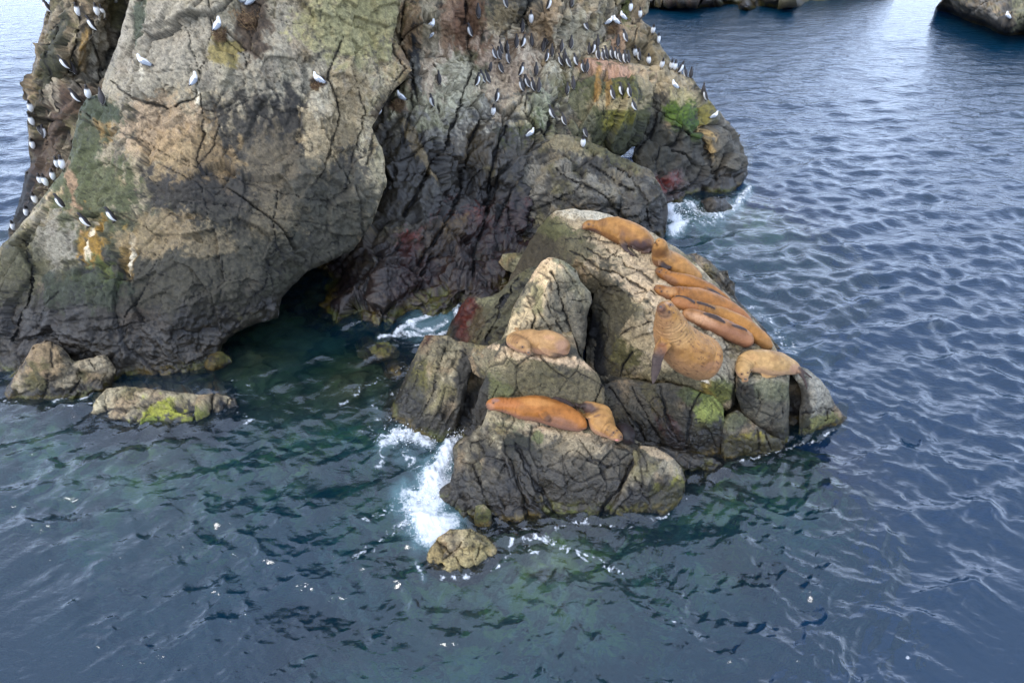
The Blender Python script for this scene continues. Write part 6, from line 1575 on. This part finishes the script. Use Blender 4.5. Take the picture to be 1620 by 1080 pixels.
def perch(px, py):
    d = ray_dir(px, py)
    h = ray_rocks(CAMV, d)
    k = 0
    while h is None and k < 14:          # beside the silhouette: try a little lower and inward
        k += 1
        for ax in (0, 2, -2, 4, -4, 7, -7, 10, -10):
            h = ray_rocks(CAMV, ray_dir(px + ax, py + k * 1.5))
            if h: break
    return h

ORD = ['first', 'second', 'third', 'fourth', 'fifth', 'sixth', 'seventh', 'eighth', 'ninth', 'tenth', 'eleventh', 'twelfth', 'thirteenth', 'fourteenth', 'fifteenth', 'sixteenth', 'seventeenth', 'eighteenth', 'nineteenth', 'twentieth']
LOOK = {'f': 'white-fronted murre', 'b': 'dark-backed murre', 'l': 'left-facing murre', 'r': 'right-facing murre'}
# clusters: where the birds stand, then (pixel x, pixel y of the feet, facing)
CL = [
 ('in the dark recess at the top of the stack', [(800, 12, 'l'), (868, 15, 'r'), (840, 38, 'f'), (826, 51, 'b'), (904, 11, 'b')]),
 ('on the brown band below the dark recess', [(817, 75, 'b'), (828, 74, 'r'), (841, 73, 'b'), (865, 71, 'b'), (859, 81, 'b'), (873, 89, 'b'), (865, 97, 'r'), (888, 82, 'b'), (903, 77, 'b')]),
 ('at the left edge of the brown nesting bowl', [(792, 85, 'l'), (802, 84, 'b'), (783, 93, 'l'), (790, 94, 'l'), (803, 100, 'l'), (775, 112, 'b'), (794, 115, 'l')]),
 ('low on the reddish nesting bowl', [(755, 135, 'r'), (765, 130, 'l'), (773, 131, 'l'), (787, 160, 'r'), (780, 183, 'f')]),
 ('on the mossy block in the middle of the colony', [(824, 119, 'r'), (848, 119, 'b'), (826, 144, 'l'), (830, 137, 'b'), (836, 138, 'l'), (844, 143, 'l'), (852, 145, 'b')]),
 ('in the huddle left of the long pink ledge', [(888, 103, 'l'), (893, 98, 'b'), (901, 106, 'l'), (911, 103, 'l'), (922, 114, 'l'), (928, 114, 'b'), (932, 86, 'b'), (939, 84, 'r')]),
 ('in the row on the long pink ledge', [(945, 94, 'l'), (953, 95, 'l'), (959, 93, 'l'), (967, 93, 'l'), (974, 94, 'l'), (981, 98, 'l'), (987, 99, 'l'), (993, 99, 'l')]),
 ('on the wall above the long pink ledge', [(928, 47, 'l'), (945, 75, 'b'), (977, 73, 'b'), (990, 66, 'l'), (997, 19, 'f'), (1012, 29, 'f'), (1032, 54, 'f'), (1041, 69, 'f')]),
 ('on the ridge running down to the right shoulder', [(1004, 90, 'f'), (1010, 95, 'l'), (1026, 102, 'f'), (1046, 108, 'f'), (1061, 110, 'f'), (1067, 112, 'f'), (1075, 115, 'r'), (1084, 122, 'l'), (1092, 122, 'b'), (1112, 150, 'b'), (1116, 158, 'l')]),
 ('on the cracked green wall below the huddle', [(897, 149, 'b'), (907, 141, 'b'), (874, 186, 'l'), (893, 197, 'l'), (922, 233, 'f'), (927, 216, 'l')]),
 ('on the small tan step of the green bulge', [(970, 156, 'l'), (982, 150, 'l'), (995, 153, 'l'), (1004, 174, 'l')]),
 ('in the brown gully left of the colony', [(757, 29, 'b'), (744, 58, 'l'), (695, 133, 'b'), (683, 168, 'l')]),
 ('at the top of the left column', [(78, 20, 'l'), (126, 27, 'f'), (156, 26, 'f'), (165, 30, 'f'), (149, 48, 'l')]),
 ('halfway up the left column', [(106, 109, 'l'), (112, 113, 'b'), (119, 117, 'b')]),
 ('on the ledge between column and main face', [(124, 161, 'l'), (142, 157, 'f'), (164, 165, 'b')]),
 ('down the outer edge of the left column', [(51, 178, 'f'), (53, 199, 'f'), (54, 236, 'f'), (67, 213, 'b'), (73, 217, 'r')]),
 ('on the sloping edge at the far left', [(93, 266, 'f'), (101, 268, 'f'), (86, 285, 'f'), (66, 291, 'f'), (74, 295, 'f'), (58, 322, 'f'), (44, 342, 'f'), (23, 364, 'f')]),
 ('on the streaked green slope at the left', [(98, 328, 'l'), (138, 357, 'l'), (179, 349, 'l')]),
]
rb = np.random.RandomState(3)
nb = 0
for where, birds in CL:
    birds = sorted(birds)
    kinds = {}
    for b_ in birds: kinds.setdefault(b_[2], []).append(b_)
    for q, (px, py, fc) in enumerate(birds):
        h = perch(px, py)
        if h is None:
            print('no perch', px, py); continue
        p = h[0]
        view = math.atan2(-p.y, -p.x)            # towards the camera
        az = {'f': view + rb.uniform(-.35, .35), 'b': view + math.pi + rb.uniform(-.3, .3), 'l': view - math.radians(115) + rb.uniform(-.3, .3), 'r': view + math.radians(112) + rb.uniform(-.3, .3)}[fc]
        toward = Vector((-p.x, -p.y, 0)).normalized()
        par = MURRES[rb.randint(4)]
        sib = kinds[fc]
        n_ = sib.index((px, py, fc))
        if len(sib) == 1: pre = 'only ' + LOOK[fc]
        else: pre = ORD[n_] + ' ' + LOOK[fc] + ' from left'
        lab = f"{pre} {where}"
        put(par, 'murre', lab, 'seabird', 'murres standing on the sea stack', p + toward * .07 + Vector((0, 0, -.01)), az, rb.uniform(.96, 1.08) * (1.08 if p.y > 22 else 1.0), tilt=rb.uniform(-.05, .16))
        nb += 1
K = [
 (347, 47, 'b', 'lone grey and white kittiwake on the pale face beside a long vertical crack'), (310, 133, 'b', 'white-headed kittiwake perched above a black crack in the middle of the pale face'), (503, 132, 'l', 'kittiwake on a small brown nest right of the black stained face'),
 (386, 7, 'f', 'left kittiwake of the pair on the big brown nest at the top edge'), (401, 8, 'r', 'right kittiwake of the pair on the big brown nest at the top edge'), (227, 105, 'l', 'kittiwake on the pale face above a white splash, nearest the left column'),
 (185, 7, 'f', 'white kittiwake at the very top beside the left column'), (684, 46, 'r', 'upper kittiwake of the two on the grey buttress'), (683, 61, 'r', 'lower kittiwake of the two on the grey buttress'),
 (633, 158, 'l', 'kittiwake sitting on the nest on top of the small green pillar'), (601, 182, 'R', 'white kittiwake with both wings raised beside the green pillar'),
 (984, 31, 'l', 'uppermost of three kittiwakes near the nest on the right tower'), (973, 38, 'l', 'middle of three kittiwakes near the nest on the right tower'), (965, 39, 'r', 'kittiwake sitting in the nest on the right tower'),
 (1066, 139, 'l', 'kittiwake above the bright green moss on the right shoulder'), (841, 215, 'r', 'small pale kittiwake low on the smooth tan slab under the colony'), (1131, 187, 'r', 'white kittiwake on the tan ledge at the right edge of the shoulder'),
 (1592, 29, 'l', 'single white gull on the distant grey slab islet')]
for px, py, fc, lab in K:
    h = perch(px, py)
    if h is None: print('no perch k', px, py); continue
    p = h[0]; view = math.atan2(-p.y, -p.x)
    az = {'f': view + .3, 'b': view + 2.4, 'l': view - 2.0, 'r': view + 1.9, 'R': view + 2.1}[fc]
    toward = Vector((-p.x, -p.y, 0)).normalized()
    gull = px > 1500
    put(KITTI[1 if fc == 'R' else 0], 'gull' if gull else 'kittiwake', lab, 'seabird', None if gull else 'kittiwakes on the cliff', p + toward * .08 + Vector((0, 0, .02)), az, 1.5 if gull else 1.0, tilt=-.35)
# nests
for px, py, w_, lab in ((503, 136, .17, 'small brown grass nest under the kittiwake on the pale face'), (392, 22, .42, 'large hanging brown nest below the kittiwake pair at the top edge'), (632, 163, .17, 'brown nest capping the small green pillar'), (968, 44, .2, 'brown nest wedged in the cleft on the right tower'), (348, 54, .15, 'brown nest stub under the lone kittiwake beside the vertical crack')):
    h = perch(px, py)
    if h is None: continue
    p = h[0]; toward = Vector((-p.x, -p.y, 0)).normalized()
    rs_ = np.random.RandomState(px)
    V, Fc = [], []
    for k in range(420):                       # tangled stems
        a = rs_.uniform(0, 2 * math.pi); rr = w_ * rs_.uniform(.2, 1) ; zz = rs_.uniform(-1.0, .25) * w_ * .8
        c0 = np.array([math.cos(a) * rr * (1 + zz * .6 / w_), math.sin(a) * rr * (1 + zz * .6 / w_), zz])
        dr_ = np.array([-math.sin(a), math.cos(a), rs_.uniform(-1.4, .3)]) + rs_.normal(size=3) * .4
        dr_ /= np.linalg.norm(dr_)
        ln = rs_.uniform(.06, .16)
        v, f = cone(c0 - dr_ * ln, c0 + dr_ * ln, .008, 4); o_ = len(V)
        V += v; Fc += [tuple(i + o_ for i in q) for q in f]
    v, f = ico(w_ * .4, (0, 0, -w_ * .35), (1, 1, .6), 3); o_ = len(V); V += v; Fc += [tuple(i + o_ for i in q) for q in f]
    V = np.array(V) + np.array(p + toward * .05)
    me = bpy.data.meshes.new('nest'); me.from_pydata([tuple(x) for x in (V - np.array(p))], [], Fc)
    co = V; nn_ = fbm(co * 14, 3, 5)
    set_color(me, 'Col', np.clip(mixc(np.tile(np.array([.10, .055, .028]), (len(V), 1)), (.26, .17, .075), smooth01(nn_, -.1, .3)), .01, 1)); set_float(me, 'wet', np.zeros(len(V)))
    o = link('nest', me, ROCK); o.location = p
    tag(o, lab, 'nest')
print('birds', nb, round(time.time() - T0, 1))
